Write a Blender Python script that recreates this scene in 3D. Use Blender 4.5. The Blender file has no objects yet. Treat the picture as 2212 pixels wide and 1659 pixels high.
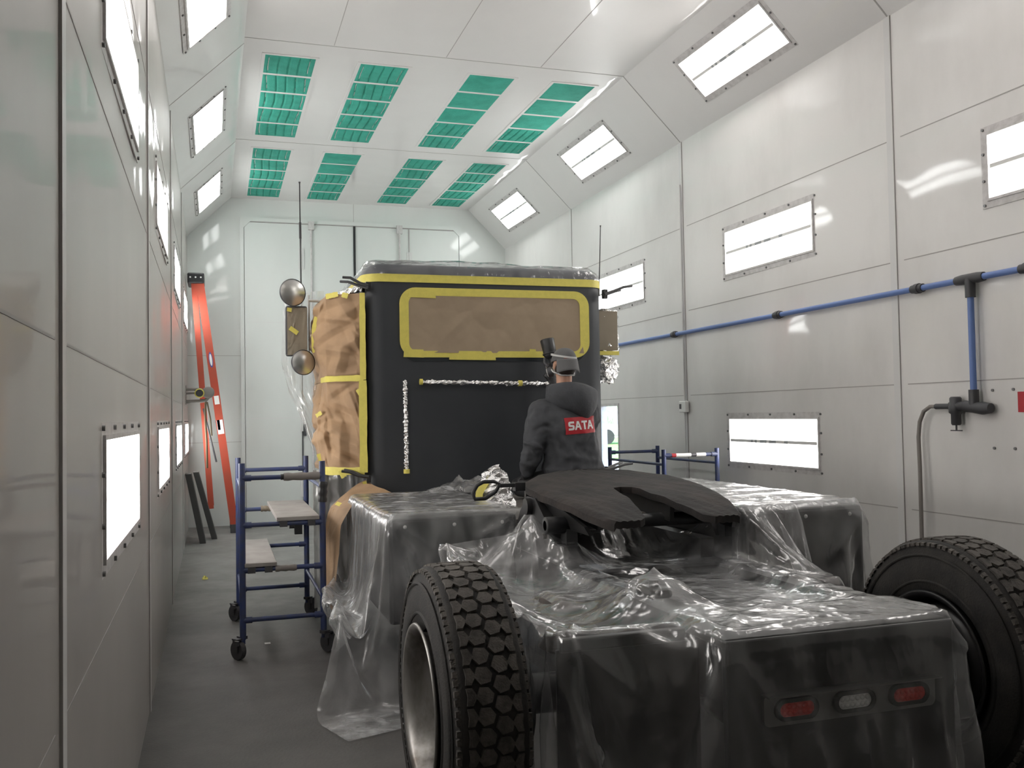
import bpy, bmesh, math, random
import numpy as np
from mathutils import Vector, Matrix
from mathutils.bvhtree import BVHTree
PI = math.pi
R = math.radians
scn = bpy.context.scene
COL = scn.collection
rnd = random.Random(7)
FAST_CLOTH = False

# ------------------------------------------------------------------ camera
F_PX, YAW, PITCH, ROLL = 1987.92, 0.3093, 0.0325, 0.0174
CAM = Vector((0, 0, 1.6))
fwd = Vector((math.sin(YAW) * math.cos(PITCH), math.cos(YAW) * math.cos(PITCH), math.sin(PITCH)))
r0 = Vector((math.cos(YAW), -math.sin(YAW), 0))
d0 = fwd.cross(r0)
c_, s_ = math.cos(ROLL), math.sin(ROLL)
rgt = c_ * r0 + s_ * d0
dwn = -s_ * r0 + c_ * d0
cam = bpy.data.cameras.new('camera')
cam.sensor_width = 36
cam.lens = F_PX / 2212 * 36
cam.clip_start = 0.05
co = bpy.data.objects.new('camera', cam)
COL.objects.link(co)
co.matrix_world = Matrix(((rgt.x, -dwn.x, -fwd.x, 0), (rgt.y, -dwn.y, -fwd.y, 0), (rgt.z, -dwn.z, -fwd.z, 1.6), (0, 0, 0, 1)))
scn.camera = co


def ray(x, y):
    return fwd + rgt * ((x - 1106) / F_PX) + dwn * ((y - 829.5) / F_PX)


def pY(x, y, Y):
    """survey: where the sight line through a measured photo point meets the plane y = Y"""
    v = ray(x, y)
    return CAM + v * (Y / v.y)


def pZ(x, y, z):
    v = ray(x, y)
    return CAM + v * ((z - 1.6) / v.z)


# room numbers (metres)
YB, ZC, ZS, Y0 = 14.493, 4.953, 4.333, -2.6
def xL(y): return -.4293 + .0066 * (YB - y)
def xR(y): return 4.5516 - .0073 * (YB - y)
def xcL(y): return .2011 + .0066 * (YB - y)
def xcR(y): return 3.9308 - .0073 * (YB - y)
AL, AR = math.atan(.0066), math.atan(.0073)


def pR(x, y):
    v = ray(x, y)
    k = (4.5516 - .0073 * YB) / (v.x - .0073 * v.y)
    return CAM + v * k


# ------------------------------------------------------------------ helpers
class MB:
    def __init__(s):
        s.v, s.f, s.m, s.s = [], [], [], []
        s.cur, s.sm = 0, False

    def add(s, vs, fs, mat=None, smooth=None):
        b = len(s.v)
        s.v += [tuple(v) for v in vs]
        for f in fs:
            s.f.append(tuple(i + b for i in f))
            s.m.append(s.cur if mat is None else mat)
            s.s.append(s.sm if smooth is None else smooth)
        return s

    def box(s, lo, hi, M=None, mat=None):
        x0, y0, z0 = lo; x1, y1, z1 = hi
        vs = [Vector(p) for p in ((x0, y0, z0), (x1, y0, z0), (x1, y1, z0), (x0, y1, z0), (x0, y0, z1), (x1, y0, z1), (x1, y1, z1), (x0, y1, z1))]
        if M is not None: vs = [M @ v for v in vs]
        return s.add(vs, [(0, 3, 2, 1), (4, 5, 6, 7), (0, 1, 5, 4), (1, 2, 6, 5), (2, 3, 7, 6), (3, 0, 4, 7)], mat, False)

    def rbox(s, lo, hi, r, M=None, mat=None):
        """box with chamfered edges"""
        bm = bmesh.new()
        bmesh.ops.create_cube(bm, size=1)
        c = [(a + b) / 2 for a, b in zip(lo, hi)]; d = [b - a for a, b in zip(lo, hi)]
        for v in bm.verts: v.co = Vector((c[i] + v.co[i] * d[i] for i in range(3)))
        bmesh.ops.bevel(bm, geom=list(bm.edges), offset=min(r, min(d) * .45), segments=2, profile=.5, affect='EDGES')
        bm.verts.index_update()
        vs = [M @ v.co if M is not None else v.co.copy() for v in bm.verts]
        fs = [tuple(v.index for v in f.verts) for f in bm.faces]
        bm.free()
        return s.add(vs, fs, mat, False)

    def tube(s, pts, r, n=10, cap=True, mat=None, closed=False):
        pts = [Vector(p) for p in pts]
        rs = r if isinstance(r, (list, tuple)) else [r] * len(pts)
        vs, fs = [], []
        N = len(pts)
        up = None
        for i, p in enumerate(pts):
            if closed: t = (pts[(i + 1) % N] - pts[i - 1]).normalized()
            else: t = (pts[min(i + 1, N - 1)] - pts[max(i - 1, 0)]).normalized()
            if up is None:
                up = Vector((0, 0, 1)) if abs(t.z) < .9 else Vector((1, 0, 0))
            a = t.cross(up)
            if a.length < 1e-5: a = t.orthogonal()
            a.normalize()
            b = a.cross(t).normalized()
            up = b
            for k in range(n):
                th = 2 * PI * k / n
                vs.append(p + rs[i] * (a * math.cos(th) + b * math.sin(th)))
        for i in range(N if closed else N - 1):
            j = (i + 1) % N
            for k in range(n):
                fs.append((i * n + k, i * n + (k + 1) % n, j * n + (k + 1) % n, j * n + k))
        s.add(vs, fs, mat, True)
        if cap and not closed:
            s.add(vs[:n], [tuple(range(n - 1, -1, -1))], mat, False)
            s.add(vs[-n:], [tuple(range(n))], mat, False)
        return s

    def cyl(s, a, b, r, n=20, mat=None):
        return s.tube([a, b], r, n, True, mat)

    def lathe(s, prof, n=48, M=None, mat=None, smooth=True):
        """prof: (r, h) pairs about local z"""
        vs = []
        for r, h in prof:
            for k in range(n):
                t = 2 * PI * k / n
                v = Vector((r * math.cos(t), r * math.sin(t), h))
                vs.append(M @ v if M is not None else v)
        fs = []
        for i in range(len(prof) - 1):
            for k in range(n):
                fs.append((i * n + k, i * n + (k + 1) % n, (i + 1) * n + (k + 1) % n, (i + 1) * n + k))
        return s.add(vs, fs, mat, smooth)

    def prism(s, poly, h0, h1, M=None, mat=None):
        n = len(poly)
        vs = [Vector((x, y, h0)) for x, y in poly] + [Vector((x, y, h1)) for x, y in poly]
        if M is not None: vs = [M @ v for v in vs]
        fs = [tuple(range(n - 1, -1, -1)), tuple(range(n, 2 * n))]
        fs += [(i, (i + 1) % n, n + (i + 1) % n, n + i) for i in range(n)]
        return s.add(vs, fs, mat, False)

    def ring(s, outer, inner, h0, h1, M=None, mat=None):
        n = len(outer)
        vs = [Vector((x, y, h)) for h in (h0, h1) for P in (outer, inner) for x, y in P]
        if M is not None: vs = [M @ v for v in vs]
        fs = []
        for i in range(n):
            j = (i + 1) % n
            fs += [(2 * n + i, 2 * n + j, 3 * n + j, 3 * n + i), (i, n + i, n + j, j), (i, j, 2 * n + j, 2 * n + i), (n + i, 3 * n + i, 3 * n + j, n + j)]
        return s.add(vs, fs, mat, False)

    def grid(s, P, mat=None, smooth=True):
        """P: array [n][m] of points"""
        n, m = len(P), len(P[0])
        return s.add([p for row in P for p in row], [(i * m + j, (i + 1) * m + j, (i + 1) * m + j + 1, i * m + j + 1) for i in range(n - 1) for j in range(m - 1)], mat, smooth)

    def build(s, name, mats, parent=None, loc=None, bevel=0, sharp=None):
        me = bpy.data.meshes.new(name)
        me.from_pydata(s.v, [], s.f)
        if not isinstance(mats, (list, tuple)): mats = [mats]
        for m in mats: me.materials.append(m)
        me.polygons.foreach_set('material_index', s.m)
        me.polygons.foreach_set('use_smooth', s.s)
        me.update()
        if sharp: 
            me.polygons.foreach_set('use_smooth', [True] * len(s.f))
            me.set_sharp_from_angle(angle=R(sharp))
        o = bpy.data.objects.new(name, me)
        COL.objects.link(o)
        if loc is not None: o.location = loc
        if parent is not None:
            o.parent = parent
            o.matrix_parent_inverse = Matrix.Translation(parent.location).inverted() if parent.parent is None else parent_inv(parent)
        if bevel:
            b = o.modifiers.new('bevel', 'BEVEL'); b.width = bevel; b.segments = 2; b.limit_method = 'ANGLE'; b.angle_limit = R(40)
        return o


def parent_inv(p):
    """parts are modelled in world metres; undo the root's translation"""
    q = p
    while q.parent is not None: q = q.parent
    if p.parent is None: return Matrix.Translation(q.location).inverted()
    return Matrix.Identity(4)


def thing(name, label, cat, loc=(0, 0, 0), group=None):
    o = bpy.data.objects.new(name, None)
    o.empty_display_size = .1
    COL.objects.link(o)
    o.location = loc
    tag(o, label, cat, group)
    return o


def tag(o, label, cat, group=None, kind=None):
    o['label'] = label; o['category'] = cat
    if group: o['group'] = group
    if kind: o['kind'] = kind
    return o


def struct(o):
    o['kind'] = 'structure'
    return o


def copy_tree(o, parent=None):
    c = o.copy(); COL.objects.link(c); c.parent = parent
    for ch in list(o.children): copy_tree(ch, c)
    return c


def rrect(x0, y0, x1, y1, r, n=6):
    P = []
    for cx, cy, a in ((x1 - r, y0 + r, -90), (x1 - r, y1 - r, 0), (x0 + r, y1 - r, 90), (x0 + r, y0 + r, 180)):
        for k in range(n + 1):
            t = R(a + 90 * k / n)
            P.append((cx + r * math.cos(t), cy + r * math.sin(t)))
    return P


# ------------------------------------------------------------------ materials
def new_mat(name):
    m = bpy.data.materials.new(name); m.use_nodes = True
    nt = m.node_tree
    b = nt.nodes['Principled BSDF']
    return m, nt, b


def N(nt, t, **kw):
    n = nt.nodes.new(t)
    for k, v in kw.items():
        if k in n.inputs: n.inputs[k].default_value = v
        else: setattr(n, k, v)
    return n


def pbr(name, col, rough=.5, metal=0, col2=None, nscale=8, bump=0, bscale=40, spec=.5, coat=0, lo=.4, hi=.65, coord='Object', det=6, stretch=None):
    m, nt, b = new_mat(name)
    b.inputs['Base Color'].default_value = (*col, 1)
    b.inputs['Roughness'].default_value = rough
    b.inputs['Metallic'].default_value = metal
    b.inputs['Specular IOR Level'].default_value = spec
    if coat:
        b.inputs['Coat Weight'].default_value = coat; b.inputs['Coat Roughness'].default_value = .06
    tc = N(nt, 'ShaderNodeTexCoord')
    src = tc.outputs[coord]
    if stretch:
        mp = N(nt, 'ShaderNodeMapping'); mp.inputs['Scale'].default_value = stretch
        nt.links.new(src, mp.inputs['Vector']); src = mp.outputs['Vector']
    if col2 is not None:
        no = N(nt, 'ShaderNodeTexNoise', Scale=nscale, Detail=det, Roughness=.6)
        nt.links.new(src, no.inputs['Vector'])
        rp = N(nt, 'ShaderNodeMapRange'); rp.inputs['From Min'].default_value = lo; rp.inputs['From Max'].default_value = hi
        nt.links.new(no.outputs['Fac'], rp.inputs['Value'])
        mx = N(nt, 'ShaderNodeMix', data_type='RGBA')
        mx.inputs[6].default_value = (*col, 1); mx.inputs[7].default_value = (*col2, 1)
        nt.links.new(rp.outputs['Result'], mx.inputs[0])
        nt.links.new(mx.outputs[2], b.inputs['Base Color'])
    if bump:
        no = N(nt, 'ShaderNodeTexNoise', Scale=bscale, Detail=4)
        nt.links.new(src, no.inputs['Vector'])
        bp = N(nt, 'ShaderNodeBump', Strength=bump, Distance=.01)
        nt.links.new(no.outputs['Fac'], bp.inputs['Height'])
        nt.links.new(bp.outputs['Normal'], b.inputs['Normal'])
    return m


def wall_mat(name, base, grey_col, amount, rough=.42, coat=.55):
    """gloss white sheet steel with patchy grey overspray, greyer lower down"""
    m, nt, b = new_mat(name)
    b.inputs['Roughness'].default_value = rough
    b.inputs['Coat Weight'].default_value = coat
    b.inputs['Coat Roughness'].default_value = .05
    geo = N(nt, 'ShaderNodeNewGeometry')
    mp = N(nt, 'ShaderNodeMapping'); mp.inputs['Scale'].default_value = (1.1, 1.1, .55)
    nt.links.new(geo.outputs['Position'], mp.inputs['Vector'])
    n1 = N(nt, 'ShaderNodeTexNoise', Scale=1.3, Detail=5, Roughness=.6)
    nt.links.new(mp.outputs['Vector'], n1.inputs['Vector'])
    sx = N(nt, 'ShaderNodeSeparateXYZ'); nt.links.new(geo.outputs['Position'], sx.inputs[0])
    # the grey deepens towards the bottom of the wall, broken up by the noise
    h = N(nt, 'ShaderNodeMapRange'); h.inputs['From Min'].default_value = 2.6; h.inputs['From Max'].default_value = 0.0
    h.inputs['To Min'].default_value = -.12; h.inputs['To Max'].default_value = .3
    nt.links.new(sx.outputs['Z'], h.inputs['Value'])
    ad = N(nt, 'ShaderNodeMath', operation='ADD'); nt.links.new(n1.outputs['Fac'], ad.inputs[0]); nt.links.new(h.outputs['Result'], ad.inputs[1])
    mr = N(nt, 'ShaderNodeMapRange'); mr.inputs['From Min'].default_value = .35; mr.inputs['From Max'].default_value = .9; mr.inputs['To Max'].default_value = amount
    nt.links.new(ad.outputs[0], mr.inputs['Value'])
    mx = N(nt, 'ShaderNodeMix', data_type='RGBA'); mx.inputs[6].default_value = (*base, 1); mx.inputs[7].default_value = (*grey_col, 1)
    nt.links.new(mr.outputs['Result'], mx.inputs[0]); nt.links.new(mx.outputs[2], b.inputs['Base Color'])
    n2 = N(nt, 'ShaderNodeTexNoise', Scale=1.8, Detail=1)
    nt.links.new(geo.outputs['Position'], n2.inputs['Vector'])
    bp = N(nt, 'ShaderNodeBump', Strength=.35, Distance=.02)
    nt.links.new(n2.outputs['Fac'], bp.inputs['Height'])
    nt.links.new(bp.outputs['Normal'], b.inputs['Coat Normal'])
    cr = N(nt, 'ShaderNodeMapRange'); cr.inputs['To Min'].default_value = coat; cr.inputs['To Max'].default_value = coat * .25
    nt.links.new(mr.outputs['Result'], cr.inputs['Value']); nt.links.new(cr.outputs['Result'], b.inputs['Coat Weight'])
    return m


def lamp_mat(name, col, strength):
    """acrylic lens with two fluorescent tubes glowing behind it"""
    m = bpy.data.materials.new(name); m.use_nodes = True
    nt = m.node_tree; nt.nodes.clear()
    tc = N(nt, 'ShaderNodeTexCoord'); sx = N(nt, 'ShaderNodeSeparateXYZ')
    nt.links.new(tc.outputs['Object'], sx.inputs[0])
    ab = N(nt, 'ShaderNodeMath', operation='ABSOLUTE'); nt.links.new(sx.outputs['Y'], ab.inputs[0])
    sb = N(nt, 'ShaderNodeMath', operation='SUBTRACT'); nt.links.new(ab.outputs[0], sb.inputs[0]); sb.inputs[1].default_value = .105
    a2 = N(nt, 'ShaderNodeMath', operation='ABSOLUTE'); nt.links.new(sb.outputs[0], a2.inputs[0])
    mr = N(nt, 'ShaderNodeMapRange', interpolation_type='SMOOTHERSTEP'); mr.inputs['From Min'].default_value = .02; mr.inputs['From Max'].default_value = .115
    mr.inputs['To Min'].default_value = strength; mr.inputs['To Max'].default_value = strength * .2
    nt.links.new(a2.outputs[0], mr.inputs['Value'])
    em = N(nt, 'ShaderNodeEmission'); em.inputs['Color'].default_value = (*col, 1)
    nt.links.new(mr.outputs['Result'], em.inputs['Strength'])
    out = N(nt, 'ShaderNodeOutputMaterial'); nt.links.new(em.outputs[0], out.inputs['Surface'])
    return m


def film_mat(name, lo=.02, hi=.23, tint=(.86, .87, .88), crinkle=.32, cscale=9, rough=.17, ior=1.7, mul=1.4):
    """thin clear polythene: see-through film with a little milky haze and a creased gloss"""
    m = bpy.data.materials.new(name); m.use_nodes = True
    nt = m.node_tree; nt.nodes.clear()
    L = nt.links.new
    geo = N(nt, 'ShaderNodeNewGeometry')
    n0 = N(nt, 'ShaderNodeTexNoise', Scale=2.2, Detail=3); L(geo.outputs['Position'], n0.inputs['Vector'])
    mxv = N(nt, 'ShaderNodeMix', data_type='VECTOR'); mxv.inputs[0].default_value = .10
    L(geo.outputs['Position'], mxv.inputs[4]); L(n0.outputs['Color'], mxv.inputs[5])
    # sharp little facets, drawn out along the folds
    mp = N(nt, 'ShaderNodeMapping'); mp.inputs['Scale'].default_value = (1, 1, .38); L(mxv.outputs[1], mp.inputs['Vector'])
    v1 = N(nt, 'ShaderNodeTexVoronoi', feature='F1', Scale=cscale * 1.1); L(mp.outputs['Vector'], v1.inputs['Vector'])
    v2 = N(nt, 'ShaderNodeTexVoronoi', feature='F1', Scale=cscale * 3.1); L(mp.outputs['Vector'], v2.inputs['Vector'])
    n1 = N(nt, 'ShaderNodeTexNoise', Scale=cscale * .7, Detail=3, Distortion=.3); L(mp.outputs['Vector'], n1.inputs['Vector'])
    b1 = N(nt, 'ShaderNodeBump', Strength=crinkle, Distance=.03); L(v1.outputs['Distance'], b1.inputs['Height'])
    b2 = N(nt, 'ShaderNodeBump', Strength=crinkle * .6, Distance=.012); L(v2.outputs['Distance'], b2.inputs['Height']); L(b1.outputs['Normal'], b2.inputs['Normal'])
    b3 = N(nt, 'ShaderNodeBump', Strength=crinkle * .8, Distance=.03); L(n1.outputs['Fac'], b3.inputs['Height']); L(b2.outputs['Normal'], b3.inputs['Normal'])
    nm = b3.outputs['Normal']
    df = N(nt, 'ShaderNodeBsdfDiffuse'); df.inputs['Color'].default_value = (*tint, 1); L(nm, df.inputs['Normal'])
    tl = N(nt, 'ShaderNodeBsdfTranslucent'); tl.inputs['Color'].default_value = (*tint, 1)
    dm = N(nt, 'ShaderNodeMixShader'); dm.inputs[0].default_value = .3; L(df.outputs[0], dm.inputs[1]); L(tl.outputs[0], dm.inputs[2])
    tr = N(nt, 'ShaderNodeBsdfTransparent'); tr.inputs['Color'].default_value = (.96, .96, .96, 1)
    n3 = N(nt, 'ShaderNodeTexNoise', Scale=cscale * 1.0, Detail=4, Roughness=.55, Distortion=.3); L(mp.outputs['Vector'], n3.inputs['Vector'])
    ra = N(nt, 'ShaderNodeMapRange'); ra.inputs['From Min'].default_value = .38; ra.inputs['From Max'].default_value = .76
    ra.inputs['To Min'].default_value = lo; ra.inputs['To Max'].default_value = hi
    L(n3.outputs['Fac'], ra.inputs['Value'])
    # the haze thickens with the slant path through the film: 1 - (1 - a) ** (1 / cos)
    dt = N(nt, 'ShaderNodeVectorMath', operation='DOT_PRODUCT'); L(geo.outputs['Normal'], dt.inputs[0]); L(geo.outputs['Incoming'], dt.inputs[1])
    ab = N(nt, 'ShaderNodeMath', operation='ABSOLUTE'); L(dt.outputs['Value'], ab.inputs[0])
    mn = N(nt, 'ShaderNodeMath', operation='MAXIMUM'); L(ab.outputs[0], mn.inputs[0]); mn.inputs[1].default_value = .16
    iv = N(nt, 'ShaderNodeMath', operation='DIVIDE'); iv.inputs[0].default_value = 1; L(mn.outputs[0], iv.inputs[1])
    om = N(nt, 'ShaderNodeMath', operation='SUBTRACT'); om.inputs[0].default_value = 1; L(ra.outputs['Result'], om.inputs[1])
    pw = N(nt, 'ShaderNodeMath', operation='POWER'); L(om.outputs[0], pw.inputs[0]); L(iv.outputs[0], pw.inputs[1])
    o2 = N(nt, 'ShaderNodeMath', operation='SUBTRACT', use_clamp=True); o2.inputs[0].default_value = 1; L(pw.outputs[0], o2.inputs[1])
    m1 = N(nt, 'ShaderNodeMixShader'); L(o2.outputs[0], m1.inputs[0]); L(tr.outputs[0], m1.inputs[1]); L(dm.outputs[0], m1.inputs[2])
    gl = N(nt, 'ShaderNodeBsdfGlossy'); gl.inputs['Roughness'].default_value = rough; L(nm, gl.inputs['Normal'])
    bi = N(nt, 'ShaderNodeMapRange'); bi.inputs['To Min'].default_value = ior; bi.inputs['To Max'].default_value = 1 / ior   # a film has air on both sides
    L(geo.outputs['Backfacing'], bi.inputs['Value'])
    fr = N(nt, 'ShaderNodeFresnel'); L(bi.outputs['Result'], fr.inputs['IOR']); L(nm, fr.inputs['Normal'])
    mu = N(nt, 'ShaderNodeMath', operation='MULTIPLY', use_clamp=True); L(fr.outputs[0], mu.inputs[0]); mu.inputs[1].default_value = mul
    m2 = N(nt, 'ShaderNodeMixShader'); L(mu.outputs[0], m2.inputs[0]); L(m1.outputs[0], m2.inputs[1]); L(gl.outputs[0], m2.inputs[2])
    out = N(nt, 'ShaderNodeOutputMaterial'); L(m2.outputs[0], out.inputs['Surface'])
    return m


M = {}
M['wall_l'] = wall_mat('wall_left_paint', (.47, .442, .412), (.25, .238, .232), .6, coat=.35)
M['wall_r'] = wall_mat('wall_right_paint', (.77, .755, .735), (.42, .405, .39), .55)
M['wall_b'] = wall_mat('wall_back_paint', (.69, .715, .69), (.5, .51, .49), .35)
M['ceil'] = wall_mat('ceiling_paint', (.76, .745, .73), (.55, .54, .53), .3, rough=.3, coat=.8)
M['seam'] = pbr('seam_dark', (.38, .365, .35), .7)
M['chan'] = pbr('channel_white', (.66, .655, .645), .4)
def floor_mat():
    """bare concrete, dark at the near end and paler farther in, the change broken by noise"""
    m, nt, b = new_mat('floor_concrete')
    b.inputs['Roughness'].default_value = .62
    geo = N(nt, 'ShaderNodeNewGeometry'); sx = N(nt, 'ShaderNodeSeparateXYZ'); nt.links.new(geo.outputs['Position'], sx.inputs[0])
    n1 = N(nt, 'ShaderNodeTexNoise', Scale=.55, Detail=5, Roughness=.6); n2 = N(nt, 'ShaderNodeTexNoise', Scale=2.6, Detail=6, Roughness=.65); n3 = N(nt, 'ShaderNodeTexNoise', Scale=60, Detail=3)
    for n_ in (n1, n2, n3): nt.links.new(geo.outputs['Position'], n_.inputs['Vector'])
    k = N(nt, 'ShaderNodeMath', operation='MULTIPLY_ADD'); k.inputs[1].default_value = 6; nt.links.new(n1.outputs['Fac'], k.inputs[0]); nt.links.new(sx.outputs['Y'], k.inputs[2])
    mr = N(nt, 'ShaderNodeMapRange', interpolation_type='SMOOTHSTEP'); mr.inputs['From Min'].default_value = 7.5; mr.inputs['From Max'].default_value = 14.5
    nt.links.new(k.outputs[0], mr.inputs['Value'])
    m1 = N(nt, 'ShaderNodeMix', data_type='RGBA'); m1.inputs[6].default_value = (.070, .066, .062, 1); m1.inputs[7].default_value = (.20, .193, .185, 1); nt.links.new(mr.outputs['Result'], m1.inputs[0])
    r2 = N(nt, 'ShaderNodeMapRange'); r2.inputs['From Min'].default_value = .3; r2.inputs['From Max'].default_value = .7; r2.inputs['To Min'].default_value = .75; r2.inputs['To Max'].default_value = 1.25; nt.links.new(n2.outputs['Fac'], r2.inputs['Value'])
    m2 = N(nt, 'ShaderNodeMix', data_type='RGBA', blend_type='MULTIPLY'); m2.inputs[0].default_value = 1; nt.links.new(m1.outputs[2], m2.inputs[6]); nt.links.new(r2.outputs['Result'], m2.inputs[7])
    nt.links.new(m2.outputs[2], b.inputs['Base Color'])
    bp = N(nt, 'ShaderNodeBump', Strength=.15, Distance=.01); nt.links.new(n3.outputs['Fac'], bp.inputs['Height']); nt.links.new(bp.outputs['Normal'], b.inputs['Normal'])
    return m


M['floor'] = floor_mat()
M['lframe'] = pbr('lamp_frame', (.62, .60, .59), .4, col2=(.5, .48, .47), nscale=20)
M['bolt'] = pbr('bolt_steel', (.2, .2, .2), .4, .8)
M['lamp_c'] = lamp_mat('lamp_lens_cool', (.98, 1, .985), 10)
M['lamp_w'] = lamp_mat('lamp_lens_warm', (1, .96, .925), 8.5)
M['lamp_lab'] = pbr('lamp_label_grey', (.35, .37, .38), .6)
M['green'] = pbr('filter_green', (.045, .42, .31), .85, col2=(.03, .33, .24), nscale=6, bump=.5, bscale=90)
M['black'] = pbr('satin_black', (.014, .0145, .016), .42, col2=(.025, .025, .026), nscale=3)
M['primer'] = pbr('cab_matt_black', (.026, .030, .035), .55, col2=(.031, .035, .040), nscale=2.5, bump=.05, bscale=300)
M['frameblk'] = pbr('frame_black', (.01, .01, .011), .38, col2=(.022, .021, .02), nscale=6)
M['roof'] = pbr('roof_slate', (.05, .055, .065), .6)
M['paper'] = pbr('kraft_paper', (.37, .24, .135), .75, col2=(.31, .20, .115), nscale=5, bump=.06, bscale=250)
M['paper_win'] = pbr('kraft_paper_oversprayed', (.33, .255, .175), .75, col2=(.29, .22, .15), nscale=4)
M['paper_dark'] = pbr('kraft_paper_dusted', (.26, .22, .165), .8, col2=(.22, .19, .14), nscale=3)
M['tape'] = pbr('masking_tape_yellow', (.66, .58, .12), .6, col2=(.60, .53, .11), nscale=25)
M['foil'] = pbr('aluminium_foil', (.82, .82, .82), .22, 1, bump=.9, bscale=55)
M['film'] = film_mat('polythene_film')
M['film_milky'] = film_mat('polythene_milky_film', lo=.045, hi=.30, crinkle=.28, rough=.24)
M['film_top'] = film_mat('polythene_roof_film', lo=.0, hi=.12, cscale=14, mul=1.1)
M['rubber'] = pbr('tyre_rubber', (.014, .0135, .013), .8, col2=(.028, .025, .022), nscale=9, bump=.3, bscale=120)
M['tread'] = pbr('tyre_tread_dusty', (.10, .09, .08), .85, col2=(.045, .041, .037), nscale=16, bump=.5, bscale=150)
M['steel'] = pbr('rim_steel_grimy', (.30, .29, .275), .42, .75, col2=(.10, .085, .07), nscale=5, stretch=(1, 1, .25), lo=.42, hi=.6)
M['blue'] = pbr('scaffold_blue', (.035, .055, .16), .45, col2=(.05, .06, .10), nscale=12)
M['pipe'] = pbr('air_pipe_blue', (.13, .21, .47), .4)
M['dgrey'] = pbr('fitting_grey', (.07, .07, .075), .5, .3)
M['lgrey'] = pbr('light_grey_plastic', (.6, .6, .58), .5)
M['hose'] = pbr('hose_taupe', (.22, .2, .185), .7)
M['orange'] = pbr('ladder_orange', (.42, .06, .03), .5, col2=(.36, .065, .035), nscale=7)
M['white'] = pbr('sticker_white', (.75, .75, .73), .5)
M['navy'] = pbr('sticker_blue', (.05, .08, .3), .5)
M['red'] = pbr('sign_red', (.45, .02, .03), .5)
M['board'] = pbr('board_grey', (.33, .31, .29), .7, col2=(.27, .25, .235), nscale=6)
M['darkboard'] = pbr('board_dark', (.05, .048, .046), .7)
M['mirror'] = pbr('mirror_glass', (.62, .62, .61), .3, 1, col2=(.55, .54, .5), nscale=3)
M['deck'] = pbr('deck_plate_dusty', (.14, .128, .115), .7, col2=(.09, .085, .08), nscale=9, bump=.2, bscale=80)
M['grease'] = pbr('fifth_wheel_worn', (.022, .0205, .020), .75, 0, spec=.25, col2=(.042, .035, .032), nscale=4, bump=.35, bscale=45, lo=.45, hi=.62)
M['lens_red'] = pbr('tail_lens_red', (.75, .04, .03), .25, spec=.6, coat=.6)
M['lens_clear'] = pbr('reverse_lens_clear', (.88, .88, .86), .2, coat=.6)
M['bag'] = pbr('airbag_rubber', (.05, .042, .038), .8, col2=(.09, .07, .06), nscale=10, bump=.4, bscale=20)
M['cloth'] = pbr('jacket_charcoal', (.062, .066, .073), .85, col2=(.042, .044, .05), nscale=4, bump=.8, bscale=13)
M['trouser'] = pbr('trouser_charcoal', (.04, .042, .046), .88, bump=.25, bscale=30)
M['skin'] = pbr('skin', (.52, .30, .21), .5)
M['cap'] = pbr('cap_grey', (.11, .11, .112), .85, bump=.15, bscale=200)
M['strap'] = pbr('strap_grey', (.55, .55, .54), .6)
M['glove'] = pbr('glove_black', (.018, .018, .02), .5)
M['hair'] = pbr('hair_dark', (.03, .02, .015), .8)
M['hose_red'] = pbr('collar_red', (.35, .03, .03), .8)
M['grass'] = pbr('lawn_grass', (.16, .36, .06), .9, col2=(.2, .42, .09), nscale=3)
M['gravel'] = pbr('pale_gravel', (.6, .58, .53), .9, col2=(.5, .48, .44), nscale=8)
M['carpaint'] = pbr('car_white', (.7, .7, .7), .3)
M['glass_dk'] = pbr('car_glass', (.03, .035, .04), .1)
M['leaf'] = pbr('hedge_leaf', (.16, .26, .12), .9, col2=(.28, .38, .22), nscale=6, bump=.8, bscale=14)
EXPO = 0.72

# ------------------------------------------------------------------ room shell
def seg_wall(name, xf, zs, ys, mat, sgn, holes=(), strips=(), hlines=()):
    """a wall whose inner face follows x = xf(y); 10 cm thick; seams and channels are part of its sheet metal"""
    b = MB()
    T = .1 * sgn
    ysx = sorted(set(ys) | {h[0] for h in holes} | {h[1] for h in holes})
    zsx = sorted(set(zs) | {h[2] for h in holes} | {h[3] for h in holes})
    for i in range(len(ysx) - 1):
        for k in range(len(zsx) - 1):
            ya, yb, za, zb = ysx[i], ysx[i + 1], zsx[k], zsx[k + 1]
            if any(ya >= h[0] - 1e-6 and yb <= h[1] + 1e-6 and za >= h[2] - 1e-6 and zb <= h[3] + 1e-6 for h in holes): continue
            vs = [(xf(ya), ya, za), (xf(yb), yb, za), (xf(yb), yb, zb), (xf(ya), ya, zb)]
            vs += [(x + T, y, z) for x, y, z in vs]
            b.add(vs, [(0, 1, 2, 3), (7, 6, 5, 4), (0, 4, 5, 1), (1, 5, 6, 2), (2, 6, 7, 3), (3, 7, 4, 0)])
    def slab(ya, yb, za, zb, t, m):
        vs = [(xf(ya) - sgn * t, ya, za), (xf(yb) - sgn * t, yb, za), (xf(yb) - sgn * t, yb, zb), (xf(ya) - sgn * t, ya, zb)]
        vs += [(xf(y) + sgn * .001, y, z) for x, y, z in vs]
        b.add(vs, [(0, 1, 2, 3), (7, 6, 5, 4), (0, 4, 5, 1), (1, 5, 6, 2), (2, 6, 7, 3), (3, 7, 4, 0)], m, False)
    for y in strips:
        slab(y - .022, y + .04, zs[0], zs[-1], .007, 2)
        slab(y - .0262, y - .0215, zs[0], zs[-1], .0075, 1)
    for ya, yb, z in hlines:
        slab(ya, yb, z - .0035, z + .0035, .0015, 1)
    return struct(b.build(name, [mat, M['seam'], M['chan']]))


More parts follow.
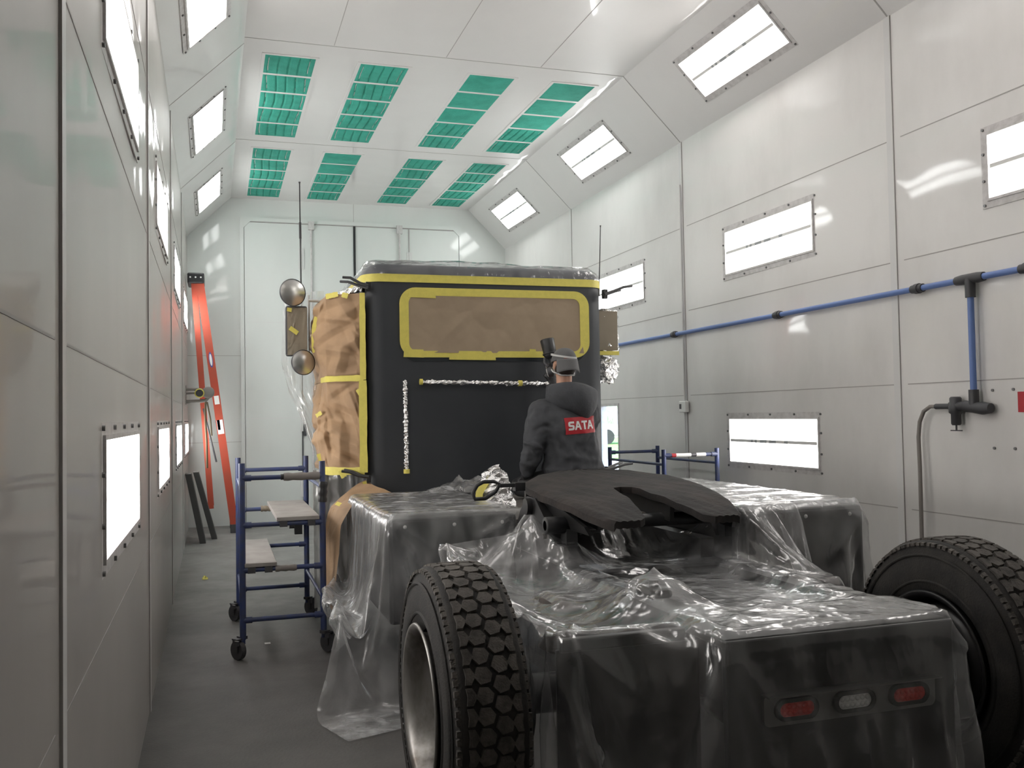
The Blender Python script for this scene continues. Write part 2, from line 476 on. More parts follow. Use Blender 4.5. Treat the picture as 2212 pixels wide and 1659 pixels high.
SL = [-.75, 2.36, 5.48, 8.6, 11.7]
hl = []
for i in range(len(SL)):
    ya = SL[i] + .05; yb = (SL[i + 1] - .09) if i + 1 < len(SL) else YB
    for z in (.905, 1.787, 2.63, 3.5): hl.append((ya, yb, z))
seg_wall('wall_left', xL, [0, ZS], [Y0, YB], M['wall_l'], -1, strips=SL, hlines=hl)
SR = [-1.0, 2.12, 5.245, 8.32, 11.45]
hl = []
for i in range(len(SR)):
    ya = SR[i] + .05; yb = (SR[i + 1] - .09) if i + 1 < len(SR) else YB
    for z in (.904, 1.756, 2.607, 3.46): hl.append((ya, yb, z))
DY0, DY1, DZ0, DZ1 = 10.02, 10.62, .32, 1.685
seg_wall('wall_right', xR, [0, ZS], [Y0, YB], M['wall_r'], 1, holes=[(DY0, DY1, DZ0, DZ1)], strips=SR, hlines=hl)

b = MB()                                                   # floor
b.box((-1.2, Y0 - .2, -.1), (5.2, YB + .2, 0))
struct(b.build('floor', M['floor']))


def poly_slab(name, P, n, t, mat, seams=()):
    b = MB()
    n = Vector(n).normalized()
    Q = [Vector(p) for p in P]
    vs = Q + [q + n * t for q in Q]
    b.add(vs, [(3, 2, 1, 0), (4, 5, 6, 7), (0, 1, 5, 4), (1, 2, 6, 5), (2, 3, 7, 6), (3, 0, 4, 7)])
    for a, c, w, m in seams:
        a, c = Vector(a), Vector(c)
        s = (c - a).cross(n).normalized() * w / 2
        v = [a - s, a + s, c + s, c - s]
        v = [p - n * .002 for p in v] + [p + n * .001 for p in v]
        b.add(v, [(3, 2, 1, 0), (4, 5, 6, 7), (0, 1, 5, 4), (1, 2, 6, 5), (2, 3, 7, 6), (3, 0, 4, 7)], m)
    return struct(b.build(name, [mat, M['seam'], M['chan']]))


CS = [2.1, 5.22, 8.31, 11.4]
sm = [((xcL(y), y, ZC), (xcR(y), y, ZC), .007, 1) for y in CS]
for xx in (1.02, 2.06, 3.0):
    sm += [((xx, Y0, ZC), (xx, CS[2] - .02, ZC), .005, 1)]
poly_slab('ceiling', [(xcL(Y0), Y0, ZC), (xcR(Y0), Y0, ZC), (xcR(YB), YB, ZC), (xcL(YB), YB, ZC)], (0, 0, 1), .1, M['ceil'], sm)
sm = [((xL(y), y, ZS), (xcL(y), y, ZC), .009, 1) for y in (2.36, 5.44, 8.45, 11.5)]
poly_slab('ceiling_left', [(xL(Y0), Y0, ZS), (xcL(Y0), Y0, ZC), (xcL(YB), YB, ZC), (xL(YB), YB, ZS)], (-.7, 0, .7), .1, M['ceil'], sm)
sm = [((xcR(y), y, ZC), (xR(y), y, ZS), .012, 1) for y in SR[1:]]
poly_slab('ceiling_right', [(xcR(Y0), Y0, ZC), (xR(Y0), Y0, ZS), (xR(YB), YB, ZS), (xcR(YB), YB, ZC)], (.7, 0, .7), .1, M['ceil'], sm)

# back wall and the wall behind the camera: the five-sided section of the booth
for nm, y, s in (('wall_back', YB, 1), ('wall_front', Y0, -1)):
    b = MB()
    P = [(xL(y), 0), (xR(y), 0), (xR(y), ZS), (xcR(y), ZC), (xcL(y), ZC), (xL(y), ZS)]
    MX = Matrix(((1, 0, 0, 0), (0, 0, s, y), (0, 1, 0, 0), (0, 0, 0, 1)))
    b.prism(P, 0, .1, MX)
    if s == 1:
        for x0, x1, z in ((xL(y), .37, 2.55), (3.78, xR(y), 2.55), (xL(y), .37, 1.25), (3.78, xR(y), 1.25)):
            b.box((x0, y - .002, z - .003), (x1, y + .001, z + .003), mat=1)
        b.box((2.05, y - .002, 4.64), (2.056, y, ZC), mat=1)
    struct(b.build(nm, [M['wall_b'], M['seam']]))

# four-leaf booth door in the back wall
door = bpy.data.objects.new('door_1', None); COL.objects.link(door); door.location = (2.07, YB, 0); struct(door)
b = MB()
ZD = 4.60
yd = YB - .03
b.box((.33, yd - .02, 0), (.385, YB, ZD)); b.box((3.755, yd - .02, 0), (3.81, YB, ZD)); b.box((.33, yd - .02, ZD), (3.81, YB, ZD + .06))
b.box((.385, yd - .024, ZD - .012), (3.755, yd, ZD + .001), mat=1)
for cx, sg in ((.385, 1), (3.755, -1)):                    # corner braces
    b.prism([(cx, ZD), (cx + sg * .1, ZD), (cx, ZD - .1)], 0, .03, Matrix(((1, 0, 0, 0), (0, 0, -1, yd), (0, 1, 0, 0), (0, 0, 0, 1))))
b.build('door_frame', [M['wall_b'], M['seam']], door)
XD = [.387, 1.235, 2.045, 2.93, 3.753]
for i in range(4):
    x0, x1 = XD[i] + .006, XD[i + 1] - .006
    b = MB(); b.box((x0, yd - .012, .01), (x1, YB - .002, ZD - .014))
    for z in (1.6, 3.06):
        b.box((x0, yd - .014, z - .004), (x1, yd - .011, z + .004), mat=1)
    leaf = b.build('door_leaf', [M['wall_b'], M['chan']], door)
    if i in (0, 2):
        b = MB()
        for z in (.55, 1.55, 3.0, 4.05): b.box((x1 - .035, yd - .03, z - .16), (x1 + .047, yd - .012, z + .16)); b.cyl((x1 + .006, yd - .03, z - .16), (x1 + .006, yd - .03, z + .16), .012, 8)
        b.build('hinge', M['chan'], door)
b = MB(); b.box((2.04, yd - .03, .02), (2.072, yd - .012, ZD - .01)); b.build('seal_strip', M['black'], door)
for x in (1.387, 2.77):
    b = MB(); b.box((x - .045, yd - .07, ZD - .1), (x + .045, yd - .012, ZD + .03)); b.cyl((x, yd - .04, .1), (x, yd - .04, ZD - .05), .014, 10)
    b.build('cane_bolt', M['lframe'], door)
b = MB(); b.box((1.222, yd - .03, .55), (1.24, yd - .012, 1.6)); b.box((1.25, yd - .06, 1.32), (1.285, yd - .012, 1.5)); b.cyl((1.267, yd - .08, 1.34), (1.267, yd - .08, 1.48), .012, 8)
b.build('door_handle', M['dgrey'], door)
b = MB(); b.box((2.93 - .012, yd - .025, .05), (2.93 + .004, yd - .012, ZD - .02)); b.build('edge_gap', M['seam'], door)

# glazed door light in the right wall, daylight behind it
win = bpy.data.objects.new('window_1', None); COL.objects.link(win); win.location = (xR(10.3), 10.3, DZ0); struct(win)
b = MB()
def wslab(ya, yb, za, zb, x0, x1):
    vs = [(xR(y) + x, y, z) for x in (x0, x1) for y, z in ((ya, za), (yb, za), (yb, zb), (ya, zb))]
    b.add(vs, [(3, 2, 1, 0), (4, 5, 6, 7), (0, 1, 5, 4), (1, 2, 6, 5), (2, 3, 7, 6), (3, 0, 4, 7)])
for a in ((DY0 - .02, DY0 + .012, DZ0 - .02, DZ1 + .02), (DY1 - .012, DY1 + .02, DZ0 - .02, DZ1 + .02), (DY0, DY1, DZ0 - .02, DZ0 + .012), (DY0, DY1, DZ1 - .012, DZ1 + .02)):
    wslab(*a, -.006, .106)
b.build('window_frame', M['lframe'], win)
gm, nt, bs = new_mat('clear_glass'); nt.nodes.remove(bs)
tr = N(nt, 'ShaderNodeBsdfTransparent'); gl = N(nt, 'ShaderNodeBsdfGlossy', Roughness=.02); fr = N(nt, 'ShaderNodeFresnel', IOR=1.3); ge = N(nt, 'ShaderNodeNewGeometry'); bi = N(nt, 'ShaderNodeMapRange'); bi.inputs['To Min'].default_value = 1.3; bi.inputs['To Max'].default_value = 1 / 1.3; nt.links.new(ge.outputs['Backfacing'], bi.inputs['Value']); nt.links.new(bi.outputs['Result'], fr.inputs['IOR']); ms = N(nt, 'ShaderNodeMixShader')
nt.links.new(fr.outputs[0], ms.inputs[0]); nt.links.new(tr.outputs[0], ms.inputs[1]); nt.links.new(gl.outputs[0], ms.inputs[2]); nt.links.new(ms.outputs[0], nt.nodes['Material Output'].inputs['Surface'])
M['glass'] = gm
b = MB(); ya_, yb_ = DY0 + .005, DY1 - .005; b.add([(xR(ya_) + .05, ya_, DZ0), (xR(yb_) + .05, yb_, DZ0), (xR(yb_) + .05, yb_, DZ1), (xR(ya_) + .05, ya_, DZ1)], [(3, 2, 1, 0)]); b.build('window_glass', M['glass'], win)

# outdoors beyond the window
b = MB(); b.box((5.3, -20, -.3), (120, 130, -.12)); o = struct(b.build('ground_outside', M['gravel']))
cdir = pR(1331, 950) - CAM; cdir.z = 0; cdir.normalize(); clat = Vector((cdir.y, -cdir.x, 0))
def outp(dist, side, z): p = CAM + cdir * dist + clat * side; return (p.x, p.y, z)
b = MB(); b.add([outp(34, -40, -.118), outp(34, 40, -.118), outp(62, 60, -.118), outp(62, -60, -.118), outp(34, -40, -.08), outp(34, 40, -.08), outp(62, 60, -.08), outp(62, -60, -.08)], [(3, 2, 1, 0), (4, 5, 6, 7), (0, 1, 5, 4), (1, 2, 6, 5), (2, 3, 7, 6), (3, 0, 4, 7)])
tag(b.build('lawn_grass', M['grass']), 'bright green lawn strip beyond the door window', 'grass', kind='stuff')
hd = MB()
for i in range(60):
    t = rnd.random(); p = Vector(outp(74 + rnd.uniform(-2, 2), -45 + 90 * t, 0))
    r_ = rnd.uniform(2.2, 3.4)
    bm = bmesh.new(); bmesh.ops.create_icosphere(bm, subdivisions=2, radius=r_)
    hd.add([v.co * rnd.uniform(.9, 1.08) + p + Vector((0, 0, 1.6)) for v in bm.verts], [tuple(v.index for v in f.verts) for f in bm.faces], smooth=True); bm.free()
tag(hd.build('tree_hedge', M['leaf']), 'green line of trees beyond the lawn, seen through the door window', 'hedge', kind='stuff')
cp = Vector(outp(50, .9, -.09))
car = thing('parked_car', 'white parked pickup outdoors, seen through the door window', 'car', cp)
Mc = Matrix.Translation(cp) @ Matrix.Rotation(R(-10), 4, 'Z')
b = MB(); b.rbox((-2.6, -.95, .45), (2.6, .95, 1.05), .12, Mc); b.rbox((-.9, -.85, 1.0), (1.2, .85, 1.85), .2, Mc); b.build('car_body', M['carpaint'], car)
b = MB(); b.box((-.8, -.87, 1.2), (1.05, .87, 1.7), Mc); b.build('car_window', M['glass_dk'], car)
for x in (-1.65, 1.65):
    for y in (-.85, .85):
        b = MB(); b.cyl(Mc @ Vector((x, y - .12, .4)), Mc @ Vector((x, y + .12, .4)), .4, 20); b.build('car_wheel', M['rubber'], car)
for x in (-2.62, 2.62):
    b = MB(); b.box((x - .03, -.9, .7), (x + .03, .9, .98), Mc); b.build('tail_lamp', M['red'], car)

# ------------------------------------------------------------------ lamps
def lamp_mesh(W, H, lens, label_marks):
    """u along the wall, v up, w into the room; returns (frame, pane, strip) mesh builders in local space"""
    fr = MB()
    w2, h2 = W / 2, H / 2
    fl = .045
    def rect(a, c): return [(-a, -c), (a, -c), (a, c), (-a, c)]
    fr.ring(rect(w2, h2), rect(w2 - fl, h2 - fl), .0, .005, mat=0)
    fr.ring(rect(w2 - fl + .004, h2 - fl + .004), rect(w2 - fl - .012, h2 - fl - .012), .0, .014, mat=0)
    nb = 5
    for i in range(nb):
        u = -w2 + .02 + (W - .04) * i / (nb - 1)
        for v in (-h2 + .018, h2 - .018): fr.cyl((u, v, .004), (u, v, .014), .009, 8, mat=1)
    for v in (-h2 * .33, h2 * .33):
        for u in (-w2 + .018, w2 - .018): fr.cyl((u, v, .004), (u, v, .014), .009, 8, mat=1)
    pn = MB(); pn.box((-w2 + fl + .012, -h2 + fl + .012, .003), (w2 - fl - .012, h2 - fl - .012, .009))
    st = MB(); st.box((-w2 + .07, -.012, .009), (w2 - .07, .012, .012))
    if label_marks:
        for u0, u1 in ((-.30, -.27), (-.24, -.21), (-.16, -.06), (-.02, .08), (.2, .25)):
            st.box((u0, -.013, .0118), (u1, .012, .0125), mat=1)
    return fr, pn, st


def place_lamp(label, center, udir, ndir, W, H, lens, marks=True, group='light fixtures of the booth', strip=True):
    u = Vector(udir).normalized(); n = Vector(ndir).normalized(); v = n.cross(u).normalized(); u = v.cross(n)
    Mx = Matrix(((u.x, v.x, n.x, center[0]), (u.y, v.y, n.y, center[1]), (u.z, v.z, n.z, center[2]), (0, 0, 0, 1)))
    t = thing('wall_light_fixture', label, 'light', (0, 0, 0), group)
    fr, pn, st = lamp_mesh(W, H, lens, marks)
    t.matrix_world = Mx
    for nm, bb, mm in (('frame', fr, [M['lframe'], M['bolt']]), ('lens', pn, lens), ('ballast_strip', st, [M['white'], M['lamp_lab']])):
        if nm == 'ballast_strip' and not strip: continue
        o = bb.build(nm, mm); o.parent = t
    return t


LW = 1.42
def lampL(y, z, label, H=.5, lens=None): place_lamp(label, (xL(y), y, z), (-math.sin(AL), math.cos(AL), 0), (1, 0, 0), LW, H, lens or M['lamp_w'], True, 'light fixtures on the left wall', strip=False)
def lampR(y, z, label, H=.5, lens=None): place_lamp(label, (xR(y), y, z), (math.sin(AR), -math.cos(AR), 0), (-1, 0, 0), LW, H, lens or M['lamp_w'], True, 'light fixtures on the right wall')
cL_, cR_ = 'lamp_c', 'lamp_w'
for y, l, m in ((3.93, 'lit fixture high on the left wall, nearest the camera and cut by the frame top', 'lamp_w'), (6.97, 'lit fixture high on the left wall, second from the camera', 'lamp_w'), (10.0, 'lit fixture high on the left wall, third from the camera', 'lamp_c'), (13.13, 'lit fixture high on the left wall, just left of the orange ladder', 'lamp_c')):
    lampL(y, 3.065, l, lens=M[m])
for y, l, m in ((3.9, 'large lit fixture low on the left wall nearest the camera, with bolted flange', 'lamp_w'), (7.05, 'lit fixture low on the left wall, second from the camera', 'lamp_w'), (10.25, 'lit fixture low on the left wall, third from the camera', 'lamp_c'), (13.3, 'thin sliver of lit fixture low on the left wall, beside the ladder', 'lamp_c')):
    lampL(y, 1.345, l, lens=M[m])
for y, l, m in ((3.74, 'lit fixture on the right wall cut off by the right frame edge', 'lamp_w'), (6.82, 'lit fixture on the right wall above the blue air pipe', 'lamp_w'), (9.9, 'lit fixture on the right wall half hidden behind the cab corner', 'lamp_c')):
    lampR(y, 3.05, l, lens=M[m])
lampR(6.82, 1.325, 'lit fixture low on the right wall above the plastic-covered side box', lens=M['lamp_w'])
sq = math.sqrt(.5)
def soff(side, y, label, m):
    if side == 'L':
        a, c = Vector((xL(y), y, ZS)), Vector((xcL(y), y, ZC)); n = (.7, 0, -.7); u = (-math.sin(AL), math.cos(AL), 0)
    else:
        a, c = Vector((xcR(y), y, ZC)), Vector((xR(y), y, ZS)); n = (-.7, 0, -.7); u = (math.sin(AR), -math.cos(AR), 0)
    place_lamp(label, (a + c) / 2, u, n, LW, .5, M[m], True, 'light fixtures on the sloping ceiling sides', strip=(side == 'R'))
soff('L', 6.85, 'lit fixture on the left slope of the ceiling, cut by the frame top', 'lamp_w')
soff('L', 9.88, 'lit fixture on the left slope of the ceiling, middle of the visible three', 'lamp_c')
soff('L', 12.92, 'lit fixture on the left slope of the ceiling, farthest of the three', 'lamp_c')
soff('R', 6.81, 'large lit fixture on the right slope of the ceiling, nearest the camera', 'lamp_w')
soff('R', 9.91, 'lit fixture on the right slope of the ceiling, middle of the three', 'lamp_c')
soff('R', 13.03, 'lit fixture on the right slope of the ceiling, farthest and smallest', 'lamp_c')
# the bays beside and behind the camera carry the same fixtures
soff('L', 3.75, 'lit fixture on the left ceiling slope above the camera', 'lamp_w')
soff('R', 3.7, 'lit fixture on the right ceiling slope above the camera', 'lamp_w')

# ------------------------------------------------------------------ ceiling filters
rows = (('front', 8.645, 11.155), ('back', 11.715, 14.27))
cols = ((.435, .893, 'far left'), (1.313, 1.772, 'second from the left'), (2.386, 2.845, 'third from the left'), (3.265, 3.715, 'far right'))
for rn, ya, yb in rows:
    for xa, xb, cn in cols:
        t = thing('filter_bank', f"ceiling bank of five green filter pads, {cn} in the {'nearer' if rn == 'front' else 'rear'} row", 'filter', ((xa + xb) / 2, (ya + yb) / 2, ZC), 'green filter banks in the ceiling')
        g = .045
        L = (yb - ya - 4 * g) / 5
        b = MB()
        def rc(x0, y0, x1, y1): return [(x0, y0), (x1, y0), (x1, y1), (x0, y1)]
        b.ring(rc(xa - .03, ya - .03, xb + .03, yb + .03), rc(xa, ya, xb, yb), ZC - .006, ZC + .004)
        for k in range(4):
            y = ya + (k + 1) * L + k * g
            b.box((xa, y, ZC - .006), (xb, y + g, ZC + .004))
        b.build('filter_frame', M['ceil'], t)
        plain = rnd.random()
        for k in range(5):
            y = ya + k * (L + g)
            sagy = rnd.uniform(.0, .012)
            flat = (cn in ('third from the left', 'far right') and rn == 'front' and k < 3) or (cn == 'second from the left' and rn == 'back' and k < 2)
            nx, ny = 61, 9
            P = []
            for i in range(nx):
                row = []
                for j in range(ny):
                    u, v = i / (nx - 1), j / (ny - 1)
                    fold = 0 if flat else -.045 * math.exp(-((((u * 4.9 + .12 * math.sin(v * 3 + k * 1.7)) % 1) - .5) / .075) ** 2)
                    bul = .016 * math.sin(PI * u) ** .5 * math.sin(PI * v) ** .6 if 0 < u < 1 and 0 < v < 1 else 0
                    row.append((xa + u * (xb - xa), y + v * L, ZC - .006 - bul * .9 - fold * .4 * min(1, 6 * v, 6 * (1 - v))))
                P.append(row)
            b = MB(); b.grid(P)
            b.build('filter_pad', M['green'], t)

# ------------------------------------------------------------------ compressed-air line on the right wall
t = thing('air_line', 'blue compressed-air pipe with grey fittings running along the right wall', 'pipe', (xR(4.53) - .05, 4.53, 2.38))
def wp(y, z, d=.05): return (xR(y) - d, y, z)
b = MB(); b.tube([wp(y, 2.385) for y in (-1.0, 2, 4.45)], .02, 12); b.tube([wp(y, 2.385) for y in (4.61, 7, 11.0)], .02, 12); b.cyl(wp(4.53, 2.3), wp(4.53, 1.66), .02, 12)
b.build('blue_pipe', M['pipe'], t)
for y in (4.1, 4.98, 6.6, 8.45):
    b = MB(); b.cyl(wp(y - .05, 2.385), wp(y + .05, 2.385), .028, 14); b.cyl(wp(y - .018, 2.385), wp(y + .018, 2.385), .034, 14); b.box((xR(y) - .05, y - .02, 2.37), (xR(y) - .002, y + .02, 2.40)); b.build('pipe_coupling', M['dgrey'], t)
b = MB(); b.tube([wp(4.42, 2.385), wp(4.47, 2.385), wp(4.53, 2.39), wp(4.59, 2.385), wp(4.64, 2.385)], [.028, .033, .028, .033, .028], 14); b.cyl(wp(4.53, 2.385), wp(4.53, 2.27), .031, 14); b.build('tee_fitting', M['dgrey'], t)
b = MB(); b.cyl(wp(4.53, 1.70), wp(4.53, 1.6), .03, 14); b.tube([wp(4.40, 1.585), wp(4.46, 1.585), wp(4.53, 1.59), wp(4.6, 1.6)], [.03, .04, .034, .036], 14); b.box((xR(4.5) - .05, 4.44, 1.56), (xR(4.5) - .002, 4.5, 1.61))
b.build('elbow_fitting', M['dgrey'], t)
b = MB(); yr = 4.68
b.cyl(wp(4.6, 1.6), wp(4.72, 1.6), .03, 14); b.lathe([(.0, .05), (.028, .05), (.036, .04), (.036, .0), (.042, -.01), (.042, -.05), (.03, -.06), (.03, -.12), (.024, -.13), (.0, -.13)], 16, Matrix.Translation(wp(yr, 1.61)), smooth=True)
b.cyl(wp(4.70, 1.6), wp(4.85, 1.6), .018, 12); b.cyl(wp(yr, 1.48), wp(yr, 1.45), .006, 8); b.box((xR(yr) - .055, yr - .045, 1.443), (xR(yr) - .045, yr + .045, 1.45))
b.build('regulator', M['dgrey'], t)
hs = [wp(4.852, 1.6), wp(4.9, 1.6), wp(4.96, 1.57), wp(5.0, 1.5), wp(5.01, 1.4, .055), wp(5.0, 1.2, .06), wp(4.99, .9, .07), wp(4.97, .6, .09), wp(4.95, .3, .12), wp(4.93, .1, .16), wp(4.9, .02, .25), wp(4.7, .015, .5), wp(4.4, .015, .62), wp(3.9, .015, .6)]
b = MB(); b.tube(hs, .013, 10); tag(b.build('air_hose', M['hose']), 'taupe rubber air hose hanging from the regulator down the right wall', 'hose')
b = MB(); p = pR(2209, 868); b.box((xR(p.y) - .004, p.y - .09, p.z - .06), (xR(p.y) - .001, p.y + .03, p.z + .06)); tag(b.build('warning_sign', M['red']), 'small red sign on the right wall at the frame edge', 'sign')
for i, (x, y) in enumerate(((2145, 843), (2190, 841), (2149, 968), (2194, 969))):
    p = pR(x, y); b = MB(); b.cyl((xR(p.y) + .001, p.y, p.z), (xR(p.y) - .008, p.y, p.z), .009, 10)
    tag(b.build('wall_bolt', M['bolt']), ['upper left', 'upper right', 'lower left', 'lower right'][i] + ' dark bolt of four in the right wall below the red sign', 'bolt', 'wall bolts near the regulator')
t = thing('thermostat', 'small white thermostat box on the seam of the right wall', 'thermostat', (xR(8.32), 8.32, 1.64))
b = MB(); b.rbox((xR(8.32) - .055, 8.25, 1.585), (xR(8.32) - .0095, 8.385, 1.70), .008); b.build('case', M['white'], t)
b = MB(); b.box((xR(8.32) - .057, 8.33, 1.62), (xR(8.32) - .054, 8.37, 1.67)); b.build('dial', M['dgrey'], t)
b = MB(); b.cyl((xR(8.32) - .02, 8.325, 1.7), (xR(8.32) - .02, 8.325, 3.9), .009, 8); b.cyl((xR(8.32) - .02, 8.325, .02), (xR(8.32) - .02, 8.325, 1.59), .006, 8); b.build('conduit', M['chan'], t)

# ------------------------------------------------------------------ truck
TC = 2.05
truck = thing('truck', 'black heavy truck tractor masked for painting, seen from behind', 'truck', (TC, 4.9, 0))
CX0, CX1, CY0, CY1, CZ0, CZ1 = 1.065, 3.055, 7.0, 8.5, .98, 2.80
CR = .15


def cab_outline(off=0, r=CR):
    return rrect(CX0 - off, CY0 - off, CX1 + off, CY1 + off, r + off, 6)


def loft_rings(b, rings, mat=None, cap_top=True, cap_bot=True):
    n = len(rings[0]); vs = [p for r_ in rings for p in r_]
    fs = []
    for i in range(len(rings) - 1):
        for k in range(n):
            fs.append((i * n + k, i * n + (k + 1) % n, (i + 1) * n + (k + 1) % n, (i + 1) * n + k))
    b.add(vs, fs, mat, True)
    if cap_bot: b.add(rings[0], [tuple(range(n - 1, -1, -1))], mat, False)
    if cap_top: b.add(rings[-1], [tuple(range(n))], mat, True)


b = MB(); loft_rings(b, [[(x, y, z) for x, y in cab_outline()] for z in (CZ0, CZ0 + .02, 1.3, 1.7, 2.1, 2.66)])
b.build('cab_shell', M['primer'], truck, sharp=50)
b = MB(); rr = []
for k in range(7):
    a = PI / 2 * k / 6
    off = -.14 * (1 - math.cos(a)); z = 2.655 + .135 * math.sin(a)
    rr.append([(x, y, z) for x, y in cab_outline(off + .004)])
loft_rings(b, rr); b.build('cab_roof', M['roof'], truck, sharp=60)
b = MB()                                                  # window under the paper
Wm = Matrix(((1, 0, 0, 0), (0, 0, 1, CY0 - .002), (0, 1, 0, 0), (0, 0, 0, 1)))
wp0, wp1 = pY(864, 623, 7.0), pY(1270, 772, 7.0)
WX0, WX1, WZ0, WZ1 = 1.335, wp1.x, 1.99, 2.565
print('WIN', wp0, wp1)
b.prism(rrect(WX0 + .03, WZ0 + .03, WX1 - .03, WZ1 - .03, .09), -.004, .01, Wm); b.build('rear_window', M['glass_dk'], truck)
for nm, x0, x1 in (('cab_door', CX0 - .012, CX0 + .01), ('cab_door', CX1 - .01, CX1 + .012)):
    b = MB(); b.rbox((x0, CY0 + .25, CZ0 + .05), (x1, CY1 - .2, 2.6), .01); b.build(nm, M['primer'], truck)
b = MB(); b.rbox((1.55, 8.5, 1.0), (2.56, 10.4, 2.0), .12); b.build('hood', M['primer'], truck)
b = MB(); b.rbox((1.6, 10.4, .75), (2.5, 10.5, 1.95), .04); b.build('radiator_grille', M['steel'], truck)
for s in (-1, 1):
    P = []
    for i in range(13):
        a = PI * i / 12
        P.append([(TC + s * x, 9.6 + .68 * math.cos(a), .55 + .62 * math.sin(a)) for x in (.48, .75, 1.0)])
    b = MB(); b.grid(P); o = b.build('front_fender', M['primer'], truck); md = o.modifiers.new('s', 'SOLIDIFY'); md.thickness = .02
# chassis
for s in (-1, 1):
    b = MB(); x = TC + s * .42
    b.box((x - .01, 2.69, .60), (x + .01, 10.4, .835)); b.box((min(x, x - s * .08), 2.69, .60), (max(x, x - s * .08), 10.4, .615)); b.box((min(x, x - s * .08), 2.69, .82), (max(x, x - s * .08), 10.4, .835)); b.box((min(x, x - s * .08), 4.3, .83), (max(x, x - s * .08), 7.2, .935))
    b.build('frame_rail', M['frameblk'], truck)
for y in (2.95, 4.2, 5.6, 6.9):
    b = MB(); b.box((TC - .41, y - .05, .62), (TC + .41, y + .05, .82)); b.build('crossmember', M['frameblk'], truck)
# rear panel and light bar
RX0, RX1, RY, RZ = 1.56, 2.47, 2.655, .85
b = MB(); b.rbox((RX0, RY, .30), (RX1, RY + .035, RZ), .008); b.rbox((RX0, RY, RZ - .03), (RX1, RY + .32, RZ), .006)
b.build('rear_panel', M['black'], truck)
b = MB(); b.rbox((1.09, 2.93, .79), (1.64, 2.97, .835), .008); b.build('mudflap_bracket', M['frameblk'], truck)
b = MB(); b.rbox((1.08, 2.94, .10), (1.62, 2.955, .80), .004); b.build('mudflap', M['black'], truck)
LB = [pY(x, y, RY - .01) for x, y in ((1648, 1499), (2017, 1458), (2003, 1518), (1662, 1556))]
lx0, lx1 = 1.655, 2.375
lzt = .5 * (LB[0].z + LB[1].z)
print('LB', LB)
lx0, lx1 = LB[0].x, LB[1].x
z1_, z0_ = lzt, lzt - .105
Lm = Matrix(((1, 0, 0, 0), (0, 0, 1, RY), (0, 1, 0, 0), (0, 0, 0, 1)))
b = MB(); b.prism(rrect(lx0, z0_, lx1, z1_, .022), -.014, 0, Lm); b.box((lx0, RY - .05, z1_ - .004), (lx1, RY, z1_)); lb = b.build('light_bar', pbr('light_bar_steel', (.3, .3, .29), .35, .8), truck)
for i, fx in enumerate((.175, .505, .83)):
    cx = lx0 + (lx1 - lx0) * fx; cz = (z0_ + z1_) / 2 - .001
    hw, hh = .083, .036
    g = MB(); g.ring(rrect(cx - hw, cz - hh, cx + hw, cz + hh, .0355, 8), rrect(cx - hw + .017, cz - hh + .013, cx + hw - .017, cz + hh - .013, .0225, 8), -.026, -.012, Lm)
    g.build('lamp_grommet', M['rubber'], lb)
    g = MB(); g.prism(rrect(cx - hw + .016, cz - hh + .012, cx + hw - .016, cz + hh - .012, .0225, 8), -.022, -.012, Lm)
    for r_ in range(2):
        for c in range(6):
            px, pz = cx - .05 + .02 * c, cz - .0105 + .021 * r_
            g.lathe([(.0095, 0), (.008, .004), (.004, .0062), (.0, .007)], 8, Matrix.Translation((px, RY - .021, pz)) @ Matrix.Rotation(R(90), 4, 'X'))
    g.build('reverse_lamp' if i == 1 else 'tail_lamp', M['lens_clear'] if i == 1 else M['lens_red'], lb)

# drive wheels
RT = .52


